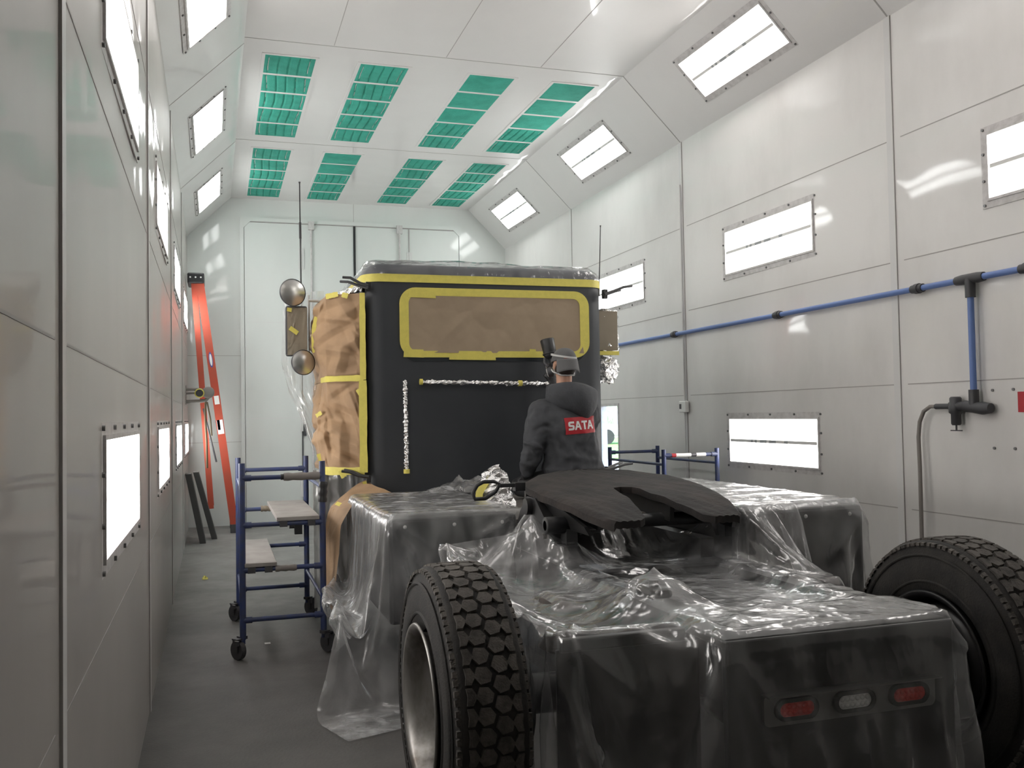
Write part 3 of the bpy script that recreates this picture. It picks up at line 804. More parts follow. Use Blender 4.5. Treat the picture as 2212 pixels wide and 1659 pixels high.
def make_wheel(cx, cy, w, out):
    """out = -1 / +1: side that carries the dished rim face"""
    W_ = thing('drive_wheel', '', 'wheel', (cx, cy, RT)); del W_['label'], W_['category']
    Mx = Matrix.Translation((cx, cy, RT)) @ Matrix.Rotation(R(90), 4, 'Y')
    h = w / 2
    rr = RT - .014
    b = MB()
    b.lathe([(.275, -h + .035), (.30, -h + .008), (.36, -h - .006), (.43, -h + .0), (.475, -h + .014), (.497, -h + .02), (rr, -h + .034), (rr + .002, 0), (rr, h - .034), (.497, h - .02), (.475, h - .014), (.43, h), (.36, h + .006), (.30, h - .008), (.275, h - .035)], 72, Mx)
    for s in (-1, 1):                                      # moulded rings on the sidewall
        for rq in (.335, .445):
            b.lathe([(rq - .006, s * (h + .001)), (rq, s * (h + .009)), (rq + .006, s * (h + .001))], 72, Mx)
    tyre = b.build('tyre', M['rubber'], W_)
    t = MB()
    n = 50
    def blk(poly, dz=.016, taper=.93, base=rr - .004):
        cx_ = sum(p[0] for p in poly) / len(poly); cy_ = sum(p[1] for p in poly) / len(poly)
        vs = []
        for rad, sc in ((base, 1), (base + dz, taper)):
            for a, x in poly:
                aa, xx = cx_ + (a - cx_) * sc, cy_ + (x - cy_) * sc
                # the crown drops a little towards the shoulder
                rd = rad - .012 * (abs(xx) / h) ** 3
                vs.append(Mx @ Vector((rd * math.cos(aa), rd * math.sin(aa), xx)))
        m = len(poly)
        t.add(vs, [tuple(range(m, 2 * m))] + [(i, (i + 1) % m, m + (i + 1) % m, m + i) for i in range(m)], None, False)
    da = 2 * PI / n
    cw = w * .235
    for k in range(n):
        for s in (-1, 1):
            a0 = k * da + (da / 2 if s > 0 else 0)
            xc = s * w * .112
            q = .475 * da
            jt = lambda: rnd.uniform(-.0035, .0035)
            blk([(a0 - q, xc - cw * .28 + jt()), (a0 - q * .9, xc + cw * .22 + jt()), (a0 - q * .15, xc + cw * .5), (a0 + q * .75, xc + cw * .34 + jt()), (a0 + q, xc - cw * .2 + jt()), (a0 + q * .2, xc - cw * .52)])
            x0, x1 = .235 * w, .345 * w                   # inner shoulder rib, scalloped
            blk([(a0 - da * .47, s * (x0 + .008)), (a0 - da * .47, s * x1), (a0, s * (x1 - .004)), (a0 + da * .43, s * x1), (a0 + da * .43, s * (x0 + .008)), (a0 - da * .02, s * (x0 - .009))][::s], taper=.93)
            x0, x1 = .355 * w, .475 * w                   # outer lugs with a notch
            blk([(a0 - da * .46, s * x0), (a0 - da * .40, s * x1), (a0 - da * .08, s * (x1 + .001)), (a0 - .02 * da, s * (x1 - .018)), (a0 + da * .06, s * (x1 + .001)), (a0 + da * .40, s * x1), (a0 + da * .44, s * x0)][::s], dz=.012, taper=.93, base=rr - .012)
    t.build('tread', M['tread'], W_)
    b = MB()
    o_ = out
    prof = [(.285, h + .004), (.300, h + .012), (.296, h + .02), (.283, h + .018), (.272, h + .004), (.262, h - .02), (.255, h - .09), (.246, h - .125), (.225, h - .15), (.16, h - .165), (.135, h - .165), (.13, h - .10), (.10, h - .085), (.0, h - .08)]
    b.lathe([(r_, z * 1.0) for r_, z in prof], 60, Mx @ Matrix.Rotation(0 if o_ > 0 else PI, 4, 'X'))
    Mo = Mx @ Matrix.Rotation(0 if o_ > 0 else PI, 4, 'X')
    for k in range(10):
        a = 2 * PI * k / 10
        b.cyl(Mo @ Vector((.15 * math.cos(a), .15 * math.sin(a), h - .165)), Mo @ Vector((.15 * math.cos(a), .15 * math.sin(a), h - .12)), .016, 6)
    b.lathe([(.285, -h - .004), (.300, -h - .012), (.29, -h - .018), (.27, -h - .006), (.26, -h + .05), (.252, h - .132)], 60, Mo, mat=1)
    b.build('rim', [M['steel'], M['frameblk']], W_)
    b = MB(); b.lathe([(.0, -h + .02), (.20, -h + .02), (.235, -h + .03), (.24, -h + .05), (.24, h - .17)], 48, Mo); b.build('brake_drum', M['frameblk'], W_)
    return W_


def attach(W_, name):
    """wheels are parts of the truck; their meshes are sub-parts"""
    W_.name = name
    W_.parent = truck
    W_.matrix_parent_inverse = Matrix.Translation(truck.location).inverted()
    return W_


WLX, WLY, WRX, WRY, WW = .858, 3.42, 3.02, 3.22, .275
w1 = attach(make_wheel(WLX, WLY, WW, -1), 'drive_wheel')
w2 = attach(make_wheel(WRX, WRY, WW, 1), 'drive_wheel')
for s in (-1, 1):
    w3 = attach(make_wheel(TC + s * .9, 9.6, .24, s), 'front_wheel')
b = MB(); yc = (WLY + WRY) / 2
b.tube([(WLX + .02, WLY, RT), (1.6, yc + .05, RT), (2.45, yc - .05, RT), (WRX - .02, WRY, RT)], .075, 16); b.lathe([(.0, -.2), (.14, -.18), (.22, -.06), (.22, .06), (.14, .18), (.0, .2)], 24, Matrix.Translation((TC, yc, RT)) @ Matrix.Rotation(R(90), 4, 'X'))
b.cyl((1.03, WLY, RT), (1.1, WLY, RT), .2, 24); b.cyl((2.8, WRY, RT), (2.87, WRY, RT), .2, 24)
b.build('drive_axle', M['frameblk'], truck)
for s in (-1, 1):
    b = MB(); xx = TC + s * .62
    b.lathe([(.0, 0), (.10, 0), (.13, .02), (.10, .05), (.135, .09), (.10, .13), (.135, .17), (.12, .22), (.0, .22)], 28, Matrix.Translation((xx, 3.75, .58))); b.build('air_spring', M['bag'], truck)
    b = MB(); b.box((xx - .04, 2.95, .44), (xx + .04, 4.2, .50)); b.build('trailing_arm', M['frameblk'], truck)
    b = MB(); b.cyl((xx, 3.05, .62), (xx, 3.30, .66), .085, 20); b.build('brake_chamber', M['bag'], truck)
b = MB(); b.rbox((1.56, 3.2, .88), (1.66, 3.34, .92), .02); b.cyl((1.61, 3.27, .9), (1.61, 3.27, .945), .02, 10); b.build('valve_bracket', M['frameblk'], truck)

# side boxes behind the cab
SB = {}
for nm, x0, x1, y0, y1, z1 in (('L', .89, 1.63, 5.05, 6.55, 1.03), ('R', 2.60, 3.33, 4.2, 6.0, 1.075)):
    b = MB(); b.rbox((x0, y0, .45), (x1, y1, z1), .02)
    for fx in (.12, .5, .88):
        x = x0 + (x1 - x0) * fx
        b.lathe([(.0, .008), (.008, .006), (.011, 0)], 10, Matrix.Translation((x, y0, z1 - .045)) @ Matrix.Rotation(R(90), 4, 'X'), mat=1)
    b.build('side_box', [M['black'], M['lgrey']], truck)
    SB[nm] = (x0, y0, .45, x1, y1, z1)
b = MB(); b.rbox((1.64, 5.35, .935), (2.59, 6.98, .96), .005); b.box((1.70, 5.36, .9), (2.5, 6.9, .936)); b.box((1.40, 6.57, .935), (1.65, 6.98, .96)); b.box((2.585, 6.05, .935), (3.0, 6.98, .96)); b.build('deck_plate', M['deck'], truck)
b = MB(); b.box((1.64, 2.98, .76), (2.46, 4.3, .775)); b.build('frame_plate', M['frameblk'], truck)

# fifth wheel
fw = truck
FX = 2.10
FC = Vector((FX, 4.72, 1.20)); tilt = math.atan(.11)
Mf = Matrix.Translation(FC) @ Matrix.Rotation(tilt, 4, 'X')
def fw_w(y):                                              # half width of the plate at local y
    pts = ((-.745, .335), (-.70, .37), (-.62, .395), (-.45, .44), (-.22, .482), (0, .50))
    if y >= 0: return .50 * math.sqrt(max(0.0016, 1 - (y / .505) ** 2))
    for (a_, wa), (b_, wb) in zip(pts, pts[1:]):
        if a_ <= y <= b_: return wa + (wb - wa) * (y - a_) / (b_ - a_)
    return .335
def fw_t(y):                                              # half width of the throat that opens backwards
    pts = ((-.745, .20), (-.70, .155), (-.50, .115), (-.30, .082), (-.16, .072), (-.10, .055), (-.07, .0))
    if y > -.07: return 0
    for (a_, wa), (b_, wb) in zip(pts, pts[1:]):
        if a_ <= y <= b_: return wa + (wb - wa) * (y - a_) / (b_ - a_)
    return .2
bm = bmesh.new()
ysl = [-.745, -.72, -.70, -.66, -.62, -.56, -.50, -.45, -.40, -.34, -.28, -.22, -.16, -.12, -.10, -.085, -.07, -.02, .05, .12, .2, .28, .35, .41, .45, .48, .495, .503]
for s in (-1, 1):
    G = []
    for y in ysl:
        w_, t_ = fw_w(y), fw_t(y)
        G.append([bm.verts.new((s * (t_ + (w_ - t_) * k / 12), y, (-(-.42 - y) * .10 if y < -.42 else 0) + .003 * math.sin(k * 1.9 * s + y * 29) - (.012 if k == 12 else 0))) for k in range(13)])
    for i in range(len(ysl) - 1):
        for k in range(12):
            bm.faces.new([G[i][k], G[i + 1][k], G[i + 1][k + 1], G[i][k + 1]][::-s])
bmesh.ops.remove_doubles(bm, verts=list(bm.verts), dist=.0005)
ex = bmesh.ops.extrude_face_region(bm, geom=list(bm.faces))
for e in ex['geom']:
    if isinstance(e, bmesh.types.BMVert): e.co.z -= .035
bmesh.ops.recalc_face_normals(bm, faces=list(bm.faces))
me = bpy.data.meshes.new('fifth_wheel'); bm.transform(Mf); bm.to_mesh(me); bm.free()
me.materials.append(M['grease']); me.polygons.foreach_set('use_smooth', [True] * len(me.polygons)); me.set_sharp_from_angle(angle=R(35))
fwo = bpy.data.objects.new('fifth_wheel', me); COL.objects.link(fwo); fwo.parent = truck; fwo.matrix_parent_inverse = parent_inv(truck)
b = MB()                                                  # skirt ribs under the plate
for s in (-1, 1):
    b.add([Mf @ Vector(p) for p in ((s * .46, -.25, -.03), (s * .42, -.58, -.09), (s * .40, -.60, -.13), (s * .44, -.1, -.17), (s * .47, .1, -.12), (s * .485, .05, -.03))] + [Mf @ Vector(p) for p in ((s * .44, -.25, -.03), (s * .40, -.58, -.09), (s * .38, -.60, -.13), (s * .42, -.1, -.17), (s * .45, .1, -.12), (s * .465, .05, -.03))],
          [(0, 1, 2, 3, 4, 5), (11, 10, 9, 8, 7, 6)] + [(i, i + 6, (i + 1) % 6 + 6, (i + 1) % 6) for i in range(6)])
    b.box((s * .30 - .015, -.5, -.13), (s * .30 + .015, .35, -.03), Mf)
    b.box((s * .12 - .012, -.45, -.12), (s * .12 + .012, .38, -.03), Mf)
b.box((-.42, .30, -.12), (.42, .33, -.03), Mf)
b.build('skirt', M['frameblk'], fwo)
for s in (-1, 1):                                         # mounting brackets on the rails
    b = MB(); xx = FX + s * .47
    b.prism([(4.4, .93), (5.0, .93), (4.9, 1.06), (4.78, 1.15), (4.64, 1.15), (4.5, 1.06)], xx - .03, xx + .03, Matrix(((0, 0, 1, 0), (1, 0, 0, 0), (0, 1, 0, 0), (0, 0, 0, 1))))
    b.cyl((xx - .06, 4.72, 1.1), (xx + .06, 4.72, 1.1), .045, 16)
    for yy in (4.48, 4.92): b.cyl((xx + s * .03, yy, .97), (xx + s * .05, yy, .97), .016, 6)
    b.build('mount_bracket', M['frameblk'], fwo)
b = MB(); b.tube([(1.60, 4.38, 1.035), (2.74, 4.38, 1.035)], .035, 18)
for x0, x1 in ((1.56, 1.70), (2.66, 2.79)):
    b.lathe([(.025, 0), (.042, 0), (.044, .004), (.044, x1 - x0), (.036, x1 - x0)], 22, Matrix.Translation((x0, 4.38, 1.035)) @ Matrix.Rotation(R(90), 4, 'Y'))
b.lathe([(.05, 0), (.055, .01), (.05, .02)], 18, Matrix.Translation((1.74, 4.38, 1.035)) @ Matrix.Rotation(R(90), 4, 'Y'))
b.box((1.66, 4.34, .93), (1.72, 4.42, 1.02)); b.box((2.56, 4.34, .93), (2.62, 4.42, 1.02))
b.build('cross_tube', M['black'], fwo)
# release handle: long rod with a closed loop grip
h0, h1 = pY(1168, 1050, 4.95), pY(1078, 1050, 4.95)
b = MB(); b.box((h1.x, 4.93, h1.z - .008), (h0.x + .15, 4.97, h1.z + .012)); b.box((h0.x - .16, 4.92, h1.z - .03), (h0.x + .08, 4.98, h1.z + .016))
lp = [pY(x, y, 4.95) for x, y in ((1080, 1046), (1070, 1063), (1048, 1077), (1026, 1078), (1021, 1066), (1030, 1049), (1044, 1041), (1066, 1040))]
b.tube(lp, .011, 10, closed=True)
b.build('release_handle', M['black'], fwo)
b = MB()
for i, (x, y, r_) in enumerate(((1172, 1075, .02), (1180, 1090, .025), (1195, 1085, .018), (1187, 1104, .02))):
    p = pY(x, y, 4.62); b.tube([p, p + Vector((0, .12, -.02)), p + Vector((.05, .2, -.05))], r_, 10)
p = pY(1180, 1068, 4.7); b.box((p.x - .03, 4.62, p.z - .1), (p.x + .05, 4.78, p.z + .01))
b.build('latch_linkage', M['frameblk'], fwo)

# extender brackets (pronged hooks) on the four rear cab corners
for nm, prongs, plate in (
        ('UL', (((740, 599), (757, 600), (778, 612), (796, 617)), ((735, 608), (752, 609), (775, 617), (796, 622))), ((790, 609), (801, 628))),
        ('LL', (((738, 1018), (755, 1020), (775, 1028), (797, 1030)), ((744, 1015), (762, 1019), (780, 1027), (797, 1031))), ((792, 1027), (801, 1042))),
        ('UR', (((1365, 618), (1347, 620), (1325, 629), (1305, 636)), ((1340, 627), (1330, 629), (1318, 633), (1305, 637))), ((1303, 625), (1312, 645))),
        ('LR', (((1366, 1001), (1350, 1003), (1330, 1010), (1306, 1016)), ((1344, 999), (1333, 1002), (1320, 1008), (1306, 1015))), ((1303, 1008), (1312, 1024)))):
    b = MB(); Yb = 6.97
    for k, pr in enumerate(prongs):
        P = [pY(x, y, Yb + (.12 - .12 * i / 3) * (1 if k else .5)) for i, (x, y) in enumerate(pr)]
        b.tube(P, [.010, .011, .012, .014], 8)
    a, c = pY(*plate[0], 6.985), pY(*plate[1], 6.985)
    b.box((min(a.x, c.x), 6.975, min(a.z, c.z)), (max(a.x, c.x), 7.02, max(a.z, c.z)))
    b.cyl((.5 * (a.x + c.x), 6.965, .5 * (a.z + c.z)), (.5 * (a.x + c.x), 6.98, .5 * (a.z + c.z)), .012, 8)
    b.build('extender_bracket', M['black'], truck)

# mirrors and aerials
def disc_mirror(px, py, Y, rpx, mat):
    c = pY(px, py, Y); r_ = rpx / F_PX * Y / .96
    d = (Vector((.35, -1, 0))).normalized()
    q = d.to_track_quat('Z', 'Y').to_matrix().to_4x4()
    Mm = Matrix.Translation(c) @ q
    b = MB(); b.lathe([(.0, -.05), (r_ * .6, -.045), (r_ * .95, -.015), (r_ * 1.03, -.004), (r_ * 1.04, .006), (r_, .01)], 40, Mm)
    o = b.build('convex_mirror', M['dgrey'], truck)
    b = MB(); b.lathe([(r_ * 1.0, .006), (r_ * .8, .016), (r_ * .5, .026), (r_ * .2, .031), (0, .032)], 40, Mm); b.build('mirror_glass', mat, o)
disc_mirror(632, 632, 7.45, 27, M['mirror']); disc_mirror(655, 783, 7.40, 25, M['mirror'])
a, c = pY(617, 660, 7.5), pY(665, 769, 7.5)
b = MB(); b.rbox((a.x, 7.50, c.z), (c.x, 7.58, a.z), .015); mo = b.build('side_mirror', M['dgrey'], truck)
b = MB(); b.tube([(c.x + .01, 7.55, a.z + .05), (c.x + .25, 7.62, a.z + .05), (CX0, 7.7, a.z)], .012, 8); b.tube([(c.x + .01, 7.55, c.z - .05), (c.x + .25, 7.62, c.z - .05), (CX0, 7.7, c.z)], .012, 8); b.cyl((c.x + .02, 7.60, c.z - .08), (c.x + .02, 7.60, a.z + .10), .008, 8)
b.build('mirror_arm', M['lgrey'], truck)
t0, t1 = pY(647, 393, 7.55), pY(650, 612, 7.55)
b = MB(); b.tube([t1 + Vector((0, 0, -.06)), t1, t1 + (t0 - t1) * .45, t0 + (t1 - t0) * .02, t0], [.008, .006, .006, .005, .009], 8); b.tube([t1 + (t0 - t1) * .44, t1 + (t0 - t1) * .60], .010, 8); b.build('aerial', M['black'], truck)
t0, t1 = pY(1297, 487, 7.4), pY(1294, 640, 7.4)
b = MB(); b.tube([t1, t0 + (t1 - t0) * .03, t0], [.006, .004, .007], 8); b.build('aerial', M['black'], truck)

# ------------------------------------------------------------------ masking on the cab
def crease(seed, n=26, amp=.02, L=.35):
    """crumpled-paper relief: a sum of short random fold lines"""
    rg = np.random.RandomState(seed)
    C = rg.rand(n, 2); A = rg.rand(n) * PI; W = .03 + .10 * rg.rand(n); S = rg.choice([-1, 1], n) * (.3 + .7 * rg.rand(n)); LL = L * (.5 + rg.rand(n))
    def f(u, v):
        h = 0
        for i in range(n):
            du, dv = u - C[i, 0], v - C[i, 1]
            a = du * math.cos(A[i]) + dv * math.sin(A[i]); t = -du * math.sin(A[i]) + dv * math.cos(A[i])
            h += S[i] * max(0, 1 - abs(a) / W[i]) * max(0, 1 - abs(t) / LL[i])
        return amp * h
    return f


def paper_patch(name, label, curve, nu, nv, seed, amp, group=None, mat=None, smooth=False, tape=None):
    """curve(u, v) -> (point, normal)"""
    f = crease(seed, 34, amp)
    P = []
    for i in range(nu):
        row = []
        for j in range(nv):
            u, v = i / (nu - 1), j / (nv - 1)
            p, n_ = curve(u, v)
            e = min(1, 8 * min(u, 1 - u, v, 1 - v)) if True else 1
            row.append(Vector(p) + Vector(n_) * f(u, v) * e)
        P.append(row)
    b = MB(); b.grid(P, smooth=smooth)
    return b, P


def strip_on(b, pts, nrm, w, t=.002, jag=.0, seed=1):
    """a length of tape w wide following pts, lying across direction side"""
    rg = random.Random(seed)
    pts = [Vector(p) for p in pts]
    vs = []
    for i, p in enumerate(pts):
        tg = (pts[min(i + 1, len(pts) - 1)] - pts[max(i - 1, 0)]).normalized()
        n_ = Vector(nrm(p)) if callable(nrm) else Vector(nrm)
        s = tg.cross(n_).normalized() * (w / 2 + rg.uniform(-jag, jag))
        q = p + n_.normalized() * t
        vs += [q - s, q + s]
    b.add(vs, [(2 * i, 2 * i + 1, 2 * i + 3, 2 * i + 2) for i in range(len(pts) - 1)], None, True)


# rear window: brown paper with a yellow tape border
t = thing('window_masking', 'brown paper masking with yellow tape border over the cab rear window', 'masking paper', (2.1, CY0, 2.3))
f0_ = crease(3, 46, .013, .3)
f = lambda u, v: f0_(u, .35 + .3 * v)
nu, nv = 140, 56
P = [[(1.385 + u / (nu - 1) * 1.47, CY0 - .012 - abs(f(u / (nu - 1), v / (nv - 1))), 2.085 + v / (nv - 1) * .445) for v in range(nv)] for u in range(nu)]
b = MB(); b.grid(P, smooth=True); b.build('paper', M['paper_win'], t)
b = MB()
b.ring(rrect(1.335, 2.05, 2.905, 2.592, .125, 8), rrect(1.405, 2.10, 2.825, 2.530, .06, 8), -.0165, -.004, Wm)
for x0, x1, z0, z1 in ((1.36, 1.52, 2.052, 2.112), (1.72, 2.10, 2.032, 2.075), (2.38, 2.44, 2.075, 2.118), (1.40, 1.62, 2.515, 2.56)):
    b.prism([(x0, z0), (x1, z0 - .004), (x1 - .004, z1 - .002), (x0 + .006, z1)], -.0185, -.012, Wm)
b.build('tape_border', M['tape'], t)

# tape band round the top of the cab
b = MB()
ring0 = [(x, y, 2.632) for x, y in cab_outline(.009)]; ring1 = [(x, y, 2.695) for x, y in cab_outline(.006)]
b.add(ring0 + ring1, [(i, (i + 1) % len(ring0), (i + 1) % len(ring0) + len(ring0), i + len(ring0)) for i in range(len(ring0))], None, True)
tag(b.build('tape_band', M['tape']), 'yellow tape band running round the cab just below its roof', 'tape')

# left side: two sheets of brown paper from the cab corner out to the mirror
def left_curve(z0, z1, bulge):
    def c(u, v):
        z = z0 + v * (z1 - z0)
        pl = [(1.062, 7.03), (1.0, 7.07), (.90, 7.13), (.80, 7.22), (.735 + bulge * abs(2 * v - 1) ** 2, 7.34), (.72 + bulge * abs(2 * v - 1) ** 2, 7.6), (.78, 8.0), (1.04, 8.25)]
        s = u * (len(pl) - 1); i = min(int(s), len(pl) - 2); a = s - i
        x = pl[i][0] * (1 - a) + pl[i + 1][0] * a; y = pl[i][1] * (1 - a) + pl[i + 1][1] * a
        return (x, y, z), (-.3, -1, 0) if u < .6 else (-1, 0, 0)
    return c


def side_paper(label, z0, z1, bl, seed, tapes):
    t = thing('side_masking_paper', label, 'masking paper', (.9, 7.15, z0))
    cv = left_curve(z0, z1, bl)
    b, P = paper_patch('p', '', cv, 130, 84, seed, .05, smooth=True)
    b.build('paper', M['paper'], t)
    tb = MB()
    for (u0, v0, u1, v1, w) in tapes:
        pts = []
        for k in range(13):
            u, v = u0 + (u1 - u0) * k / 12, v0 + (v1 - v0) * k / 12
            p, n_ = cv(u, v); pts.append(Vector(p) + Vector((-.006, -.012, 0)))
        strip_on(tb, pts, (-.3, -1, 0), w, .006, .003, seed)
    tb.build('tape', M['tape'], t)
    return t


side_paper('upper brown masking paper on the cab left side, beside the mirrors', 1.88, 2.545, .07, 11, ((.005, 0, .005, 1, .045), (0, .02, .66, .02, .045), (.62, .35, .62, .78, .03), (.42, .98, .30, 1.0, .04), (.2, .97, .26, .99, .04)))
side_paper('lower brown masking paper on the cab left side, above the lower bracket', 1.175, 1.875, .06, 12, ((.012, 0, .012, 1, .06), (0, .015, .62, .015, .06), (.58, .62, .5, .66, .03), (.58, .2, .58, .04, .035), (0.005, .9, .1, .86, .05), (.25, .0, .3, -.03, .06)))
# foil cap along the top of the side paper
def foil_blob(name, label, cat, fn, nu, nv, amp, seed, parent=None, closed=False):
    rg = np.random.RandomState(seed)
    P = [[Vector(fn(i / (nu - 1), j / (nv - 1))) + Vector(rg.randn(3)) * amp for j in range(nv)] for i in range(nu)]
    if closed:
        for r_ in P: r_[-1] = r_[0]
    b = MB(); b.grid(P, smooth=False)
    o = b.build(name, M['foil'], parent)
    if parent is None: tag(o, label, cat)
    return o


def lerp(a, b_, t): return a + (b_ - a) * t
A0, A1 = pY(722, 640, 7.2), pY(786, 622, 7.05)
foil_blob('foil_strip', 'crumpled foil strip along the top of the left side paper', 'foil', lambda u, v: A0.lerp(A1, u) + Vector((.02 * math.sin(2 * PI * v), .05 + .05 * math.cos(2 * PI * v), .032 * math.sin(2 * PI * v) + .012 * u)), 26, 9, .007, 5, closed=True)

# clear film hung behind the mirrors
fm = M['film_side'] = film_mat('polythene_side_film', lo=.08, hi=.3, cscale=5)
rg = np.random.RandomState(4)
P = []
pl = [(612, 640), (608, 780), (625, 850), (650, 900), (682, 990)]
pr_ = [(700, 628), (700, 780), (700, 850), (705, 900), (708, 1000)]
f = crease(9, 30, .05, .6)
for i in range(44):
    s = i / 43 * 4; k = min(int(s), 3); a = s - k
    L0 = lerp(np.array(pl[k], float), np.array(pl[k + 1], float), a); R0 = lerp(np.array(pr_[k], float), np.array(pr_[k + 1], float), a)
    row = []
    for j in range(26):
        q = lerp(L0, R0, j / 25)
        row.append(pY(q[0], q[1], 7.72) + Vector((0, f(i / 43, j / 25) - .06 * math.sin(PI * j / 25), 0)))
    P.append(row)
b = MB(); b.grid(P); tag(b.build('plastic_film', M['film_side']), 'clear plastic film hanging behind the round mirrors on the cab left side', 'plastic sheet')
# tape tabs on the mirror
t = thing('mirror_masking', 'brown paper taped over the rectangular side mirror between the round ones', 'masking paper', (.6, 7.49, 2.1))
a, c = pY(620, 664, 7.495), pY(664, 767, 7.495)
f = crease(21, 16, .006)
P = [[(lerp(a.x, c.x, i / 15), 7.492 - abs(f(i / 15, j / 19)), lerp(c.z, a.z, j / 19)) for j in range(20)] for i in range(16)]
b = MB(); b.grid(P, smooth=False); b.build('paper', M['paper_dark'], t)
b = MB()
for (x0, y0), (x1, y1), w in (((626, 708), (643, 720), .035), ((620, 668), (630, 670), .03)):
    strip_on(b, [pY(x0, y0, 7.48), pY(x1, y1, 7.48)], (0, -1, 0), w)
b.build('tape', M['tape'], t)

# film over the cab roof
f1, f2 = crease(31, 60, .03, .25), crease(32, 60, .02, .2)
b = MB(); rings = []
rg = np.random.RandomState(8)
nR = len(cab_outline()) 
def dense(P, n=160):
    P = [Vector((x, y, 0)) for x, y in P]; P.append(P[0])
    L = [0]
    for a_, b_ in zip(P, P[1:]): L.append(L[-1] + (b_ - a_).length)
    out = []
    for k in range(n):
        s = L[-1] * k / n
        i = max(j for j in range(len(L)) if L[j] <= s + 1e-9); i = min(i, len(P) - 2)
        out.append(P[i].lerp(P[i + 1], (s - L[i]) / max(1e-9, L[i + 1] - L[i])))
    return out
for k in range(12):
    a = PI / 2 * min(1, k / 8)
    off = -.14 * (1 - math.cos(a)) + .012 - (0 if k <= 8 else .16 * (k - 8))
    z = 2.692 + .118 * math.sin(a)
    ring = []
    D = dense(cab_outline(off, max(.02 - off, CR)) if off > -.13 else rrect(CX0 - off, CY0 - off, CX1 + off, CY1 + off, .05, 6))
    for i, p in enumerate(D):
        h = (f1(i / 160, k / 11) + f2((i * 3 % 160) / 160, k / 11)) if k else 0
        h = max(-.008, h)
        ring.append((p.x, p.y - h * .4 * (1 - min(1, k / 8)), z + h * .7))
    rings.append(ring)
loft_rings(b, rings, cap_bot=False)
# the gathered edge flutters up at the left rear corner
tag(b.build('roof_film', M['film_top']), 'clear plastic film crumpled over the cab roof', 'plastic sheet')
for (x, y), s, lab in (((835, 565), .5, 'thin plastic ruffle standing up at the left rear roof edge'), ((775, 600), .35, 'plastic ruffle behind the upper left bracket')):
    pass

# foil-wrapped grab handles on the cab back
def foil_bar(label, a, c, tapes, seed):
    a, c = Vector(a), Vector(c)
    t = thing('grab_handle_wrap', label, 'foil', a.lerp(c, .5))
    d = (c - a).normalized(); s = d.cross(Vector((0, 1, 0)))
    rg = np.random.RandomState(seed)
    P = []
    n = 80
    for i in range(n):
        w = .016 + .006 * math.sin(i * .7 + seed) * rg.rand() + .002 * rg.randn()
        if i in (0, n - 1): w = .004
        P.append([a.lerp(c, i / (n - 1)) + (s * math.cos(2 * PI * j / 9) + Vector((0, 1, 0)) * math.sin(2 * PI * j / 9)) * (w + .0025 * rg.randn()) for j in range(9)])
    for r_ in P: r_.append(r_[0])
    b = MB(); b.grid(P, smooth=False); b.build('foil', M['foil'], t)
    b = MB()
    for u0, u1 in tapes:
        b.cyl(a.lerp(c, u0), a.lerp(c, u1), .024, 10)
    b.build('tape', M['tape'], t)
    b = MB()
    for u in (.03, .97): q = a.lerp(c, u); b.cyl(q, (q.x, CY0 + .02, q.z), .012, 8)
    b.build('handle_post', M['black'], t)
foil_bar('vertical grab handle wrapped in crumpled foil on the cab back', (1.363, 6.955, 1.875), (1.367, 6.955, 1.16), ((.955, 1.0),), 2)
foil_bar('horizontal grab handle wrapped in crumpled foil on the cab back', (1.478, 6.955, 1.859), (2.56, 6.955, 1.838), ((0, .02), (.735, .765)), 3)

# foil and paper round the right-hand mirror
t = thing('mirror_wrap', 'foil and paper wrapped right-hand mirror beyond the cab corner', 'foil', (3.2, 7.35, 2.1))
foil_blob('foil', '', '', lambda u, v: (3.2 + .125 * math.cos(2 * PI * v), 7.36 + .09 * math.sin(2 * PI * v), 2.10 + .39 * u), 16, 17, .008, 14, t, True)
foil_blob('foil', '', '', lambda u, v: (3.205 + .12 * math.cos(2 * PI * v) * math.sin(PI * (.08 + .84 * u)) ** .5, 7.36 + .09 * math.sin(2 * PI * v), 1.86 + .22 * u), 12, 17, .010, 15, t, True)
b = MB(); b.rbox((3.09, 7.262, 2.13), (3.285, 7.27, 2.47), .003); b.build('paper', M['paper_dark'], t)
b = MB(); b.box((3.10, 7.25, 2.09), (3.29, 7.262, 2.125)); b.build('tape', M['tape'], t)
b = MB(); b.tube([(3.05, 7.5, 2.4), (3.2, 7.4, 2.4)], .012, 8); b.tube([(3.05, 7.5, 1.95), (3.2, 7.4, 1.95)], .012, 8); b.build('mirror_arm', M['dgrey'], t)

# paper skirt at the lower left corner of the cab, and grey film under the side paper
rows_ = [[(.72, 7.0, .30), (.73, 7.0, .70), (.80, 7.0, .93), (.95, 7.02, 1.06), (1.06, 7.0, 1.12)],
         [(.72, 6.85, .30), (.73, 6.85, .72), (.80, 6.85, .94), (.96, 6.88, 1.04), (1.10, 6.93, 1.085), (1.16, 6.97, 1.05)],
         [(.72, 6.6, .30), (.735, 6.6, .76), (.80, 6.6, .96), (.92, 6.62, 1.035), (1.12, 6.7, 1.045), (1.30, 6.86, 1.0)],
         [(.72, 6.3, .30), (.78, 6.3, .86), (.86, 6.3, 1.0), (.98, 6.32, 1.045), (1.2, 6.38, 1.045), (1.42, 6.6, 1.0)]]
def resamp(P, n):
    P = [Vector(p) for p in P]; L = [0]
    for a_, b_ in zip(P, P[1:]): L.append(L[-1] + (b_ - a_).length)
    o = []
    for k in range(n):
        s = L[-1] * k / (n - 1); i = min(max(j for j in range(len(L)) if L[j] <= s + 1e-9), len(P) - 2)
        o.append(P[i].lerp(P[i + 1], (s - L[i]) / (L[i + 1] - L[i])))
    return o
